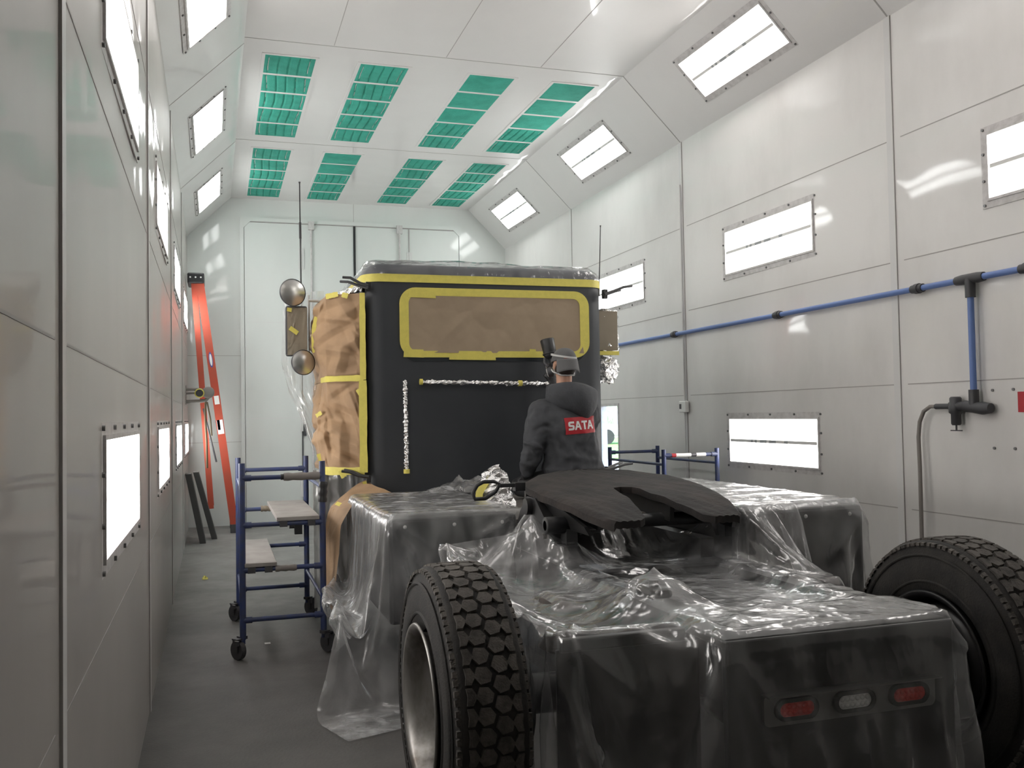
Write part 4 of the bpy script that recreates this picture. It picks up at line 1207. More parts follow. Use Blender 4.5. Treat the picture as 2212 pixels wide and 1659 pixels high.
rs = [resamp(r_, 40) for r_ in rows_]
P = []
for i in range(30):
    s = i / 29 * 3; k = min(int(s), 2); a = s - k
    f0 = crease(41, 24, .018)
    P.append([rs[k][j].lerp(rs[k + 1][j], a) + Vector((-.5, 0, .8)) * (f0(i / 29, j / 39) + .008 * math.sin(j * .9) * (j / 39) ** 2 * (1 - abs(i / 29 - .5))) for j in range(40)])
t = thing('skirt_masking_paper', 'brown masking paper draped over the step below the cab left corner', 'masking paper', (1.0, 6.7, .3))
b = MB(); b.grid(P, smooth=False); b.build('paper', M['paper'], t)
b = MB(); q0, q1 = pY(728, 1090, 6.78), pY(744, 1096, 6.7); strip_on(b, [q0, q0.lerp(q1, .5), q1], (-.4, -.6, .6), .03, .02); q0, q1 = pY(787, 1040, 6.98), pY(791, 1058, 6.98); strip_on(b, [q0, q1], (0, -1, 0), .03, .004); b.build('tape', M['tape'], t)
f0 = crease(51, 26, .04, .5)
P = [[(lerp(.70, 1.06, i / 29), 7.32 - .12 * i / 29 + f0(i / 29, j / 39) + .02 * math.sin(i * .8), lerp(.12, 1.19, j / 39)) for j in range(40)] for i in range(30)]
M['film_grey'] = film_mat('polythene_grey_film', lo=.55, hi=.8, tint=(.42, .41, .40), cscale=4)
b = MB(); b.grid(P); tag(b.build('plastic_film', M['film_grey']), 'grey plastic film hanging below the left side paper', 'plastic sheet')

# foil-covered bundle on the deck
t = thing('foil_bundle', 'foil-wrapped bundle with yellow tape on the deck beside the kneeling painter', 'foil', (1.78, 6.0, .96))
foil_blob('foil', '', '', lambda u, v: (1.785 + (.055 + .085 * (1 - u) ** .6) * math.cos(2 * PI * v), 6.0 + .10 * math.sin(2 * PI * v) * (1 - .5 * u), .965 + .26 * u - .03 * math.cos(4 * PI * v) * u), 12, 19, .011, 17, t, True)
foil_blob('foil', '', '', lambda u, v: (1.785 + .06 * (1 - u) * math.cos(2 * PI * v), 6.0 + .05 * math.sin(2 * PI * v) * (1 - u), 1.222 + .02 * u), 4, 13, .006, 18, t, True)
b = MB(); strip_on(b, [(1.645, 5.93, 1.0), (1.655, 5.93, 1.08), (1.70, 5.93, 1.15)], (-.5, -1, .3), .05, .004); b.build('tape', M['tape'], t)
f0 = crease(61, 30, .05, .4)
P = [[(1.50 + .52 * i / 29, 6.55 + .42 * j / 23, .965 + .14 * max(0, math.sin(PI * i / 29)) ** .7 * math.sin(PI * (.15 + .8 * j / 23)) + abs(f0(i / 29, j / 23))) for j in range(24)] for i in range(30)]
b = MB(); b.grid(P); tag(b.build('plastic_film', M['film']), 'crumpled clear plastic heaped on the deck at the foot of the cab', 'plastic sheet')

# ------------------------------------------------------------------ ladder, boards, wall fitting
LYF = 13.55
t = thing('stepladder', 'tall orange folded stepladder leaning against the left wall', 'ladder', (.1, LYF, 0))
def rail(p0, p1, w, d, mat='orange', tpart='rail'):
    p0, p1 = Vector(p0), Vector(p1)
    z = (p1 - p0).normalized(); x = Vector((1, 0, 0)); x = (x - z * x.dot(z)).normalized(); y = z.cross(x)
    L = (p1 - p0).length
    Mx = Matrix(((x.x, y.x, z.x, p0.x), (x.y, y.y, z.y, p0.y), (x.z, y.z, z.z, p0.z), (0, 0, 0, 1)))
    b = MB(); b.box((-w / 2, -.004, 0), (w / 2, .004, L), Mx); b.box((-w / 2, 0, 0), (-w / 2 + .007, d, L), Mx); b.box((w / 2 - .007, 0, 0), (w / 2, d, L), Mx)
    return b, Mx, L
fr0, fr1 = (.205, LYF, .10), (-.235, LYF, 3.53)
b, Mx1, L1 = rail(fr0, fr1, .105, .035); b.build('rail', M['orange'], t)
b, _, _ = rail((.205, LYF + .62, .10), (-.235, LYF + .40, 3.53), .105, -.035); b.build('rail', M['orange'], t)
b, Mx2, L2 = rail((-.105, LYF + .02, .35), (-.315, LYF + .02, 3.53), .075, .03); b.build('rail', M['orange'], t)
b, _, _ = rail((-.105, LYF + .58, .35), (-.315, LYF + .38, 3.53), .075, -.03); b.build('rail', M['orange'], t)
for k in range(1, 11):
    z = .1 + k * .305; x = lerp(.205, -.235, (z - .1) / 3.43); y1 = LYF + lerp(.62, .40, (z - .1) / 3.43)
    b = MB(); b.box((x - .045, LYF, z - .02), (x + .045, y1, z + .02)); b.build('step', M['lframe'], t)
b = MB(); b.rbox((-.40, LYF - .03, 3.50), (-.175, LYF + .46, 3.65), .02)
for x in (-.36, -.29, -.22): b.cyl((x, LYF - .036, 3.585), (x, LYF - .03, 3.585), .012, 8, mat=1)
b.build('top_cap', [M['black'], M['white']], t)
for p in ((.205, LYF), (.205, LYF + .62)):
    b = MB(); b.rbox((p[0] - .055, p[1] - .02, 0), (p[0] + .055, p[1] + .045, .12), .008); b.build('foot', M['dgrey'], t)
b = MB(); b.cyl((-.03, LYF - .0, 1.0), (-.2, LYF + .02, 1.75), .012, 8); b.build('spreader', M['dgrey'], t)
def sticker(u0, u1, s0, s1, mat, nm='label', rx=None):
    b = MB()
    if rx: b.prism([(rx * math.cos(2 * PI * k / 20), s0 + (s1 - s0) / 2 + (s1 - s0) / 2 * math.sin(2 * PI * k / 20)) for k in range(20)], -.0065, -.004, Mx1 @ Matrix(((1, 0, 0, 0), (0, 0, 1, 0), (0, 1, 0, 0), (0, 0, 0, 1))))
    else: b.box((u0, -.0065, s0), (u1, -.004, s1), Mx1)
    b.build(nm, mat, t)
sticker(0, 0, 2.24, 2.46, M['navy'], rx=.026)
b = MB(); b.prism([(.017 * math.cos(2 * PI * k / 20), 2.35 + .085 * math.sin(2 * PI * k / 20)) for k in range(20)], -.008, -.0066, Mx1 @ Matrix(((1, 0, 0, 0), (0, 0, 1, 0), (0, 1, 0, 0), (0, 0, 0, 1)))); b.build('label', M['white'], t)
sticker(-.04, .04, 1.30, 1.50, M['white']); sticker(-.035, .0, 1.36, 1.5, M['navy'], 'label')
sticker(-.03, .035, 1.72, 1.84, M['white'])

for (xa, za), (xb, w, y), lab in (((-.20, 0), (-.375, .075, 12.56), 'longer dark board leaning on the left wall by the ladder'), ((-.06, 0), (-.29, .07, 12.95), 'shorter dark board leaning behind the longer one by the ladder')):
    z1 = .90 if 'longer' in lab else .66
    p0, p1 = Vector((xa, y, .0)), Vector((xb, y, z1))
    b = MB(); hw = w / 2
    vs = [(xa - hw, y, 0), (xa + hw, y, 0), (xb + hw, y, z1), (xb - hw, y, z1)]
    vs += [(x_, y_ + .24, z_) for x_, y_, z_ in vs]
    b.add(vs, [(0, 1, 2, 3), (7, 6, 5, 4), (0, 4, 5, 1), (1, 5, 6, 2), (2, 6, 7, 3), (3, 7, 4, 0)])
    tag(b.build('leaning_board', M['darkboard'], bevel=.004), lab, 'board')

t = thing('wall_pipe_fitting', 'grey piping with a yellow-ringed outlet sticking out of the left wall before the ladder', 'pipe', (xL(12.9) + .03, 12.9, 1.9))
yy = 12.9; x0 = xL(yy) + .012
b = MB(); b.tube([(x0, yy, 2.0), (-.26, yy, 2.0), (-.2, yy, 1.99)], .02, 10); b.tube([(x0, yy, 1.945), (-.25, yy, 1.95)], .014, 10)
b.tube([(x0, yy, 1.835), (-.24, yy, 1.84), (-.16, yy, 1.85), (-.125, yy, 1.89), (-.12, yy, 1.94), (-.14, yy, 1.99)], .024, 12); b.box((x0 - .003, yy - .05, 1.80), (x0 + .006, yy + .05, 2.05)); b.build('pipe', M['hose'], t)
b = MB(); b.cyl((-.235, yy - .09, 1.945), (-.235, yy + .06, 1.955), .055, 20); b.build('outlet', M['dgrey'], t)
b = MB(); b.lathe([(.048, 0), (.062, .004), (.062, .02), (.05, .024)], 24, Matrix.Translation((-.235, yy - .10, 1.945)) @ Matrix.Rotation(R(-90), 4, 'X')); b.build('ring', M['tape'], t)
b = MB(); b.lathe([(.0, -.03), (.06, -.03), (.078, -.02), (.078, .02), (.06, .03), (.0, .03)], 24, Matrix.Translation((-.125, yy - .01, 1.955)) @ Matrix.Rotation(R(70), 4, 'X')); b.build('hand_wheel', M['hose'], t)
b = MB(); b.tube([(-.16, yy, 1.84), (-.165, yy, 1.6), (-.15, yy + .02, 1.3), (-.145, yy + .03, .95)], .014, 8); b.tube([(-.14, yy, 1.83), (-.10, yy, 1.6), (-.085, yy + .02, 1.38)], .01, 8); b.build('strap', pbr('strap_brown', (.16, .12, .07), .8), t)

# ------------------------------------------------------------------ rolling scaffolds
def scaffold(label, x0, x1, y0, y1, ztop, boards, wraps, stickers=False):
    t = thing('rolling_scaffold', label, 'scaffold', ((x0 + x1) / 2, (y0 + y1) / 2, 0), 'blue rolling scaffolds')
    zr = (.256, .587, .885, 1.20)
    for yy, dz in ((y0, 0), (y1, -.012)):
        for xx in (x0, x1):
            b = MB(); b.cyl((xx, yy, .13), (xx, yy, ztop + dz), .021, 14); b.cyl((xx, yy, .10), (xx, yy, .2), .016, 10); b.build('post', M['blue'], t)
        for z in zr:
            b = MB(); b.cyl((x0, yy, z + dz), (x1, yy, z + dz), .016, 12)
            for xx, s in ((x0, 1), (x1, -1)): b.tube([(xx, yy, z + dz), (xx + s * .06, yy, z + dz)], .022, 10)
            b.build('rung', M['blue'], t)
    for xx in (x0, x1):
        for z in (1.12, .36):
            b = MB(); b.cyl((xx, y0, z), (xx, y1, z), .013, 10); b.build('side_rail', M['blue'], t)
    for xx in (x0, x1):
        for yy in (y0, y1):
            dx = -.03 if xx == x0 else .03
            b = MB(); b.cyl((xx + dx - .018, yy, .062), (xx + dx + .018, yy, .062), .062, 22); b.cyl((xx + dx - .022, yy, .062), (xx + dx + .022, yy, .062), .02, 10)
            Mq = Matrix.Translation((xx + dx, yy, .062)) @ Matrix.Rotation(R(35), 4, 'Z') @ Matrix.Translation((-xx - dx, -yy, -.062))
            b.v = [tuple(Mq @ Vector(v)) for v in b.v]
            w_ = b.build('caster', M['dgrey'], t)
            b = MB()
            for s in (-1, 1): b.box((xx + dx + s * .025 - .003, yy - .025, .05), (xx + dx + s * .025 + .003, yy + .025, .135))
            b.box((xx + dx - .03, yy - .03, .13), (xx + dx + .03, yy + .03, .14)); b.box((xx - .025, yy - .025, .13), (xx + .025, yy + .025, .15)); b.box((xx + dx - .05, yy - .06, .105), (xx + dx - .035, yy - .02, .135))
            b.v = [tuple(Mq @ Vector(v)) for v in b.v]
            b.build('fork', M['dgrey'], w_)
    for (bx0, bx1, bz) in boards:
        b = MB(); b.rbox((bx0, y0 - .02, bz + .018), (bx1, y1 + .03, bz + .045), .004)
        bo = b.build('board', M['board'], t)
        for xx in (bx0 + .02, bx1 - .08):
            for yy in (y0, y1):
                b = MB(); b.box((xx, yy - .03, bz - .02), (xx + .05, yy + .03, bz + .018)); b.build('board_hook', M['dgrey'], bo)
    for a_, c_2, r_, mt in wraps:
        b = MB(); b.tube([Vector(a_).lerp(Vector(c_2), k / 8) for k in range(9)], [r_ * (1 + .1 * math.sin(k * 2.1)) for k in range(9)], 12); b.build('wrap', M[mt], t)
    return t
sx0, sx1, sy0, sy1 = .147, .677, 6.44, 7.68
t = scaffold('blue rolling scaffold with two grey boards standing by the left side of the truck', sx0, sx1, sy0, sy1, 1.30, ((.37, .655, .885), (.16, .37, .587)),
             (((.42, sy0, 1.20), (.66, sy0, 1.20), .026, 'hose'), ((.40, sy0, 1.2), (.42, sy0, 1.2), .02, 'black'), ((.30, sy1, .573), (.36, sy1, .573), .024, 'tape'), ((.32, sy1, .875), (.40, sy1, .875), .023, 'paper_dark'), ((.36, sy0, .585), (.5, sy0, .585), .021, 'hose'), ((.677, sy0, 1.02), (.685, sy0, 1.16), .03, 'black')))
b = MB()                                                  # adjusting pins on the right post
for k, z in enumerate((.72, .76, .80, .84)):
    b.cyl((.54 - .03 * (k % 2), sy1 - .02, z), (.64, sy1 - .02, z), .014, 8)
b.box((.58, sy1 - .05, .66), (.64, sy1 + .01, .88)); b.build('ratchet', M['black'], t)
t = scaffold('blue rolling scaffold behind the truck by the right wall', 3.82, 4.36, 7.5, 8.7, 1.255, ((3.9, 4.15, .587),), ())
for x0, x1, mt in ((.14, .22, 'red'), (.22, .50, 'white'), (.50, .60, 'dgrey'), (.60, .78, 'white')):
    b = MB(); b.cyl((lerp(3.82, 4.36, x0), 7.5, 1.20), (lerp(3.82, 4.36, x1), 7.5, 1.20), .0175, 12); b.build('label', M[mt], t)

# floor litter
b = MB(); p = pZ(443, 1248, .012); f0 = crease(71, 12, .02)
P = [[(p.x + (i / 7 - .5) * .055, p.y + (j / 7 - .5) * .12, .004 + .02 * math.sin(PI * i / 7) * math.sin(PI * j / 7) + abs(f0(i / 7, j / 7))) for j in range(8)] for i in range(8)]
b.grid(P, smooth=False); tag(b.build('tape_scrap', M['tape']), 'crumpled scrap of yellow tape on the grey floor', 'litter')
b = MB(); p = pZ(578, 1389, .004); b.box((p.x - .02, p.y - .02, .001), (p.x + .02, p.y + .02, .004)); tag(b.build('paper_scrap', M['white']), 'tiny pale scrap on the floor beside the scaffold', 'litter')

# ------------------------------------------------------------------ plastic dust sheets, draped by a small cloth solver
BOXES, CYLS = [], []
def cbox(lo, hi): BOXES.append((np.array(lo, float), np.array(hi, float)))
for k in 'LR': cbox([v - .012 for v in SB[k][:3]], [v + .010 for v in SB[k][3:]])
for s in (-1, 1): cbox((TC + s * .42 - (.08 if s > 0 else .012), 2.66, .6), (TC + s * .42 + (.08 if s < 0 else .012), 4.3, .84)); cbox((TC + s * .42 - (.08 if s > 0 else .012), 4.3, .6), (TC + s * .42 + (.08 if s < 0 else .012), 7.0, .935))
cbox((RX0 - .010, RY - .010, .25), (RX1 + .010, RY + .33, RZ + .008)); cbox((1.08, 2.925, .3), (1.62, 2.975, .84)); cbox((1.55, 3.19, .8), (1.67, 3.35, .94))
cbox((1.6, 2.9, .6), (2.5, 3.0, .82)); cbox((1.6, 4.15, .6), (2.5, 4.25, .82)); cbox((1.35, 3.62, .5), (1.52, 3.9, .80)); cbox((1.34, 3.0, .5), (1.53, 3.35, .74)); cbox((2.58, 3.62, .5), (2.76, 3.9, .80))
cbox((1.5, 5.35, .9), (2.62, 7, .962)); cbox((1.63, 2.9, .6), (2.47, 4.3, .79))
CYLS += [(WLX, WLY, WW / 2 + .012, RT + .004), (WRX, WRY, WW / 2 + .012, RT + .004)]


def drape(P, pins, rest=1.0, steps=160, iters=10, g=5.0, bend=.08, seed=0, fr=.55):
    P = np.array(P, float); n, m, _ = P.shape
    rg = np.random.RandomState(seed)
    def pairs(a, b_): return a, b_
    cons = []
    def reg(sl_a, sl_b, k):
        d = np.linalg.norm(REST[sl_a] - REST[sl_b], axis=-1)
        cons.append((sl_a, sl_b, d * rest, k))
    REST = P.copy()
    S = np.s_
    for k0 in (0, 1):
        e = n - 1 - ((n - 1 - k0) % 2); 
        reg(S[k0:e:2], S[k0 + 1:e + 1:2], 1.0)
        e = m - 1 - ((m - 1 - k0) % 2)
        reg(S[:, k0:e:2], S[:, k0 + 1:e + 1:2], 1.0)
        e = n - 1 - ((n - 1 - k0) % 2)
        reg(S[k0:e:2, :-1], S[k0 + 1:e + 1:2, 1:], .45)
        reg(S[k0:e:2, 1:], S[k0 + 1:e + 1:2, :-1], .45)
    for k0 in range(4):
        q = n - 2 - k0
        if q > 0: reg(S[k0:n - 2:4], S[k0 + 2:n:4], bend)
        q = m - 2 - k0
        if q > 0: reg(S[:, k0:m - 2:4], S[:, k0 + 2:m:4], bend)
    W = np.ones((n, m)); pin = np.zeros((n, m), bool)
    for (i, j), tgt in pins.items():
        W[i, j] = 0; pin[i, j] = True
    PT = {k: np.array(v, float) for k, v in pins.items()}
    P += rg.randn(n, m, 3) * .0015
    start = {k: P[k].copy() for k in pins}
    V = np.zeros_like(P); dt = .02
    mg = .017
    for st in range(steps):
        Q = P.copy()
        V[..., 2] -= g * dt * W
        V *= .97
        P = P + V * dt * W[..., None]
        ramp = min(1, (st + 1) / (steps * .35))
        for k in pins: P[k] = start[k] + (PT[k] - start[k]) * ramp
        for it in range(iters):
            for a, b_, d0_, kk in cons:
                A, B = P[a], P[b_]
                D = B - A; L = np.sqrt((D * D).sum(-1)) + 1e-9
                wa, wb = W[a], W[b_]
                ws = wa + wb + 1e-9
                C = (L - d0_) / L * kk / ws
                if kk < .4: C = np.where(L < d0_, C, C * .5)
                C = C[..., None] * D
                P[a] = A + C * wa[..., None]; P[b_] = B - C * wb[..., None]
            if it % 3 == 2 or it == iters - 1:
                hit = np.zeros((n, m), bool)
                for lo, hi in BOXES:
                    l_, h_ = lo - mg, hi + mg
                    ins = np.all((P > l_) & (P < h_), axis=-1)
                    if not ins.any(): continue
                    p = P[ins]
                    dl, dh = p - l_, h_ - p
                    dd = np.stack([dl[:, 0], dh[:, 0], dl[:, 1], dh[:, 1], dl[:, 2] + 9, dh[:, 2] * .55], 1)
                    ax = dd.argmin(1)
                    for q in range(6):
                        mk = ax == q
                        c = q // 2
                        p[mk, c] = l_[c] if q % 2 == 0 else h_[c]
                    P[ins] = p; hit |= ins
                for cx, cy, hw, rad in CYLS:
                    dy, dz = P[..., 1] - cy, P[..., 2] - RT
                    rr_ = np.sqrt(dy * dy + dz * dz) + 1e-9
                    dx = P[..., 0] - cx
                    ins = (np.abs(dx) < hw) & (rr_ < rad + mg)
                    if not ins.any(): continue
                    pr_ = rad + mg - rr_; px_ = hw - np.abs(dx)
                    side = ins & (px_ < pr_)
                    P[..., 0] = np.where(side, cx + np.sign(dx) * hw, P[..., 0])
                    top = ins & ~side
                    f_ = np.where(top, (rad + mg) / rr_, 1)
                    P[..., 1] = cy + dy * f_; P[..., 2] = RT + dz * f_
                    hit |= ins
                lowz = P[..., 2] < .012
                P[..., 2] = np.where(lowz, .012, P[..., 2]); hit |= lowz
                for k in pins: P[k] = start[k] + (PT[k] - start[k]) * ramp
        V = (P - Q) / dt
        V[hit] *= (1 - fr)
        sp = np.linalg.norm(V, axis=-1, keepdims=True); V *= np.minimum(1, 2.5 / (sp + 1e-9))
    return P


def folds(me, segs):
    """soft cloth folds: ridges (h > 0) and creases (h < 0) along segments"""
    n = len(me.vertices); co = np.empty(n * 3); me.vertices.foreach_get('co', co); co = co.reshape(-1, 3)
    no = np.empty(n * 3); me.vertices.foreach_get('normal', no); no = no.reshape(-1, 3)
    d = np.zeros(n)
    for p, q, w, h in segs:
        p, q = np.array(p), np.array(q); u = q - p; t = np.clip(((co - p) @ u) / (u @ u), 0, 1)
        r2 = ((co - p - t[:, None] * u) ** 2).sum(1)
        d += h * np.exp(-r2 / w ** 2) * np.sin(PI * (.1 + .8 * t))
    co += no * d[:, None]
    me.vertices.foreach_set('co', co.ravel()); me.update()


def finer(P):
    """double the grid, smoothing as a cubic would"""
    n, m, _ = P.shape
    Q = np.empty((2 * n - 1, m, 3)); Q[::2] = P; Q[1::2] = (P[:-1] + P[1:]) / 2
    Q[3:-3:2] = (9 * (P[1:-2] + P[2:-1]) - (P[:-3] + P[3:])) / 16
    Z = np.empty((2 * n - 1, 2 * m - 1, 3)); Z[:, ::2] = Q; Z[:, 1::2] = (Q[:, :-1] + Q[:, 1:]) / 2
    Z[:, 3:-3:2] = (9 * (Q[:, 1:-2] + Q[:, 2:-1]) - (Q[:, :-3] + Q[:, 3:])) / 16
    return Z


def relax(P, n=2):
    for _ in range(n):
        Q = P.copy()
        Q[1:-1, 1:-1] = .5 * P[1:-1, 1:-1] + .125 * (P[:-2, 1:-1] + P[2:, 1:-1] + P[1:-1, :-2] + P[1:-1, 2:])
        P = Q
    return P


def fan(c, targets, w, h, rg):
    """pull folds fanning out from a caught corner"""
    out = []
    for t_ in targets:
        out.append((c, t_, w * rg.uniform(.7, 1.2), h * rg.uniform(.6, 1.2)))
    return out


def sheet(name, label, P, mat, crs=(), camp=.0):
    P = finer(P)
    b = MB(); b.grid([[tuple(p) for p in r_] for r_ in P])
    o = b.build(name, mat)
    if crs: folds(o.data, crs)
    tx = bpy.data.textures.new(name + '_crumple', 'CLOUDS'); tx.noise_scale = .09; tx.noise_depth = 3; tx.cloud_type = 'GRAYSCALE'; tx.noise_type = 'HARD_NOISE'
    d = o.modifiers.new('crumple', 'DISPLACE'); d.texture = tx; d.strength = camp; d.mid_level = .45; d.texture_coords = 'GLOBAL'
    tag(o, label, 'plastic sheet')
    return o


h_ = .03
# over the frame, from under the fifth wheel to down behind the tail lamps
prof = [(1.075, .50), (1.075, .98), (1.30, 1.02), (2.60, 1.02), (2.80, .98), (2.83, .30)]
def along(prof, step):
    prof = [Vector((a, 0, c)) for a, c in prof]
    tot = sum((b_ - a).length for a, b_ in zip(prof, prof[1:]))
    return resamp(prof, int(tot / step) + 1)
xs = along(prof, h_)
nv = int((4.55 - 2.58) / h_) + 1; nd = int(.98 / h_)
P = []
for j in range(nv + nd):
    row = []
    for p in xs:
        if j < nv: row.append((p.x, 4.55 - j * h_, p.z))
        else: row.append((p.x, 2.585 - (j - nv) * .004, max(p.z - (j - nv + .5) * h_, .02 + .001 * (j - nv))))
    P.append(row)
pins = {}
mI = len(xs)
iL = min(range(mI), key=lambda i: abs(xs[i].z - .98) + (9 if xs[i].x > 1.2 else 0))
for i in range(mI):
    x = xs[i].x
    if xs[i].z > .9:
        pins[(0, i)] = (x, 4.56, (.99 if 1.66 < x < 2.55 else 1.0 - .10 * min(1, abs(x - 2.1) - .45)) + (.09 * max(0, 1 - abs(x - 1.55) / .08)))
for j in range(4, int(1.6 / h_), 8):
    t_ = j / nv
    pins[(j, iL)] = (1.07, 4.55 - j * h_ + .03, 1.0 - .17 * t_ ** .6)
sheet_main = drape(P, pins, rest=1.05, steps=150, iters=10, seed=1)
rf = random.Random(3)
main_folds = []
pk = (1.56, 4.50, 1.05)
main_folds += fan(pk, [(1.12, 4.1, .90), (1.10, 3.8, .86), (1.25, 3.6, .9), (1.45, 3.5, .88), (1.62, 3.4, .9), (1.9, 3.5, .84), (2.2, 3.6, .84)], .022, .022, rf)
main_folds += fan((1.70, 4.45, .98), [(2.3, 4.0, .84), (2.6, 3.7, .86), (2.5, 3.4, .84), (2.1, 3.2, .84)], .022, .018, rf)
br = (1.61, 3.27, .95)
main_folds += fan(br, [(1.58, 2.72, .86), (1.50, 2.9, .86), (1.40, 2.86, .6), (1.25, 3.1, .86), (1.2, 3.5, .88), (1.75, 3.0, .86), (2.0, 2.9, .86), (2.1, 3.3, .84), (1.75, 3.9, .86)], .020, .018, rf)
rc_ = (1.55, 2.63, .85)
main_folds += fan(rc_, [(1.62, 2.6, .2), (1.72, 2.6, .35), (1.80, 2.6, .5), (1.50, 2.68, .2), (1.46, 2.75, .35), (1.95, 2.75, .86), (1.75, 2.9, .86)], .018, .02, rf)
main_folds += fan((2.47, 2.63, .85), [(2.50, 2.6, .2), (2.42, 2.6, .3), (2.58, 2.6, .3), (2.2, 2.8, .86), (2.3, 3.1, .86)], .018, .018, rf)
main_folds += fan((1.11, 2.92, .84), [(1.12, 2.86, .2), (1.2, 2.85, .25), (1.28, 2.84, .4), (1.40, 2.84, .6), (1.3, 3.2, .86)], .02, .024, rf)
for k in range(9):                                        # slack arcs across the frame
    y = 2.95 + .14 * k; main_folds.append(((1.62 + .05 * (k % 3), y + rf.uniform(-.1, .1), .84), (2.45, y + rf.uniform(-.25, .15), .85), .024, rf.choice((.014, .018, -.014))))
for k in range(12):
    x = rf.uniform(1.2, 2.5); main_folds.append(((x, 2.61, rf.uniform(.5, .8)), (x + rf.uniform(-.12, .12), 2.6, rf.uniform(.05, .3)), rf.uniform(.012, .022), rf.choice((.014, -.012, .018))))
sheet('plastic_sheet', 'clear plastic sheet over the truck frame rear, falling over the tail lamps', sheet_main, M['film'], crs=main_folds, camp=.005)

# left: over the box behind the cab
X0, X1, Y0_, Y1_ = .10, 1.74, 4.22, 6.7
nx, ny = int((X1 - X0) / h_) + 1, int((Y1_ - Y0_) / h_) + 1
P = [[(X0 + i * h_, Y1_ - j * h_, 1.06) for i in range(nx)] for j in range(ny)]
pins = {}
for j in range(0, ny, 2):
    y = Y1_ - j * h_
    if y > 5.0: pins[(j, nx - 1)] = (1.66, y, 1.04 if y > 5.3 else 1.06)
jj = min(range(ny), key=lambda j: abs(Y1_ - j * h_ - 4.62)); pins[(jj, nx - 1)] = (1.60, 4.72, 1.10); pins[(jj, nx - 2)] = (1.57, 4.72, 1.085)
for i in range(0, nx, 2):
    x = X0 + i * h_
    if x > .85: pins[(0, i)] = (x, 6.6, 1.035 + .012 * math.sin(i * 1.7))
for k in range(4):                                         # the stiff film stands off the side of the box
    y = 5.05 + .45 * k
    arc, x, z = .64, (.62, .655, .63, .76)[k], .55
    j = min(range(ny), key=lambda j: abs(Y1_ - j * h_ - y)); i = min(range(nx), key=lambda i: abs(X0 + i * h_ - (.89 - arc)))
    pins[(j, i)] = (x, y, z)
sheet_left = drape(P, pins, rest=1.03, steps=190, iters=10, seed=2, fr=.35)
left_folds = fan((.885, 5.04, 1.04), [(.62, 4.9, .35), (.72, 4.9, .3), (.82, 4.95, .25), (.90, 5.0, .25), (.98, 5.0, .3), (1.08, 5.0, .35), (1.2, 5.02, .5), (1.35, 5.03, .7)], .022, .026, rf)
left_folds += fan((1.62, 5.0, 1.05), [(1.35, 5.02, .75), (1.2, 5.02, .6), (1.1, 5.02, .7), (1.5, 5.0, .6), (1.42, 5.0, .4)], .022, .024, rf)
for k in range(9):
    y = 5.1 + .15 * k; left_folds.append(((.86, y, .98), (.58 + rf.uniform(0, .08), y + rf.uniform(-.15, .1), .4), .026, rf.choice((.03, -.022, .024))))
for k in range(10):
    y = 5.1 + .14 * k; left_folds.append(((.92, y, 1.05), (1.6, y + rf.uniform(-.08, .08), 1.05), .03, rf.uniform(.005, .012)))
sheet('plastic_sheet', 'clear plastic sheet over the left side box, hanging in folds towards the floor', relax(sheet_left), M['film_milky'], crs=left_folds, camp=.004)

# right: over the box on the far side
X0, X1, Y0_, Y1_ = 2.50, 4.12, 3.55, 6.1
nx, ny = int((X1 - X0) / h_) + 1, int((Y1_ - Y0_) / h_) + 1
P = [[(X0 + i * h_, Y1_ - j * h_, 1.12) for i in range(nx)] for j in range(ny)]
pins = {}
for j in range(0, ny, 2):
    y = Y1_ - j * h_
    if y > 4.3: pins[(j, 0)] = (2.60, y, 1.09)
for i in range(0, nx, 2):
    x = X0 + i * h_
    if x < 3.35: pins[(0, i)] = (max(x, 2.6), 6.02, 1.10 + .02 * math.sin(i))
sheet_right = drape(P, pins, rest=1.0, steps=160, iters=9, seed=3)
right_folds = fan((3.33, 4.18, 1.07), [(3.45, 4.1, .4), (3.55, 4.1, .4), (3.2, 4.12, .5), (3.05, 4.12, .4), (2.9, 4.12, .6)], .022, .024, rf)
right_folds += fan((2.62, 4.2, 1.07), [(2.8, 4.1, .7), (3.0, 4.1, .6), (2.7, 4.1, .5), (3.1, 4.1, .8)], .022, .022, rf)
for k in range(9):
    y = 4.3 + .17 * k; right_folds.append(((2.66, y, 1.1), (3.3, y + rf.uniform(-.1, .1), 1.1), .03, rf.uniform(.008, .018)))
sheet('plastic_sheet', 'clear plastic sheet over the right side box, between the frame and the right wall', sheet_right, M['film_milky'], crs=right_folds, camp=.004)

# ------------------------------------------------------------------ the painter
def ell(b, c, rx, ry, rz, rot=None, n=20):
    Mx = Matrix.Translation(c) @ (rot.to_4x4() if rot else Matrix()) @ Matrix.Diagonal((rx, ry, rz, 1))
    b.lathe([(math.sin(PI * k / 12) + (1e-4 if k in (0, 12) else 0), -math.cos(PI * k / 12)) for k in range(13)], n, Mx)
    return b


def torso(b, rings, n=28):
    """closed loft of ellipses (x, y, z, rx, ry)"""
    vs = []
    for x, y, z, rx, ry in rings:
        for k in range(n):
            t = 2 * PI * k / n
            vs.append((x + rx * math.copysign(abs(math.cos(t)) ** .85, math.cos(t)), y + ry * math.copysign(abs(math.sin(t)) ** .85, math.sin(t)), z))
    m = len(rings)
    fs = [(i * n + k, i * n + (k + 1) % n, (i + 1) * n + (k + 1) % n, (i + 1) * n + k) for i in range(m - 1) for k in range(n)]
    fs += [tuple(range(n - 1, -1, -1)), tuple((m - 1) * n + k for k in range(n))]
    b.add(vs, fs)


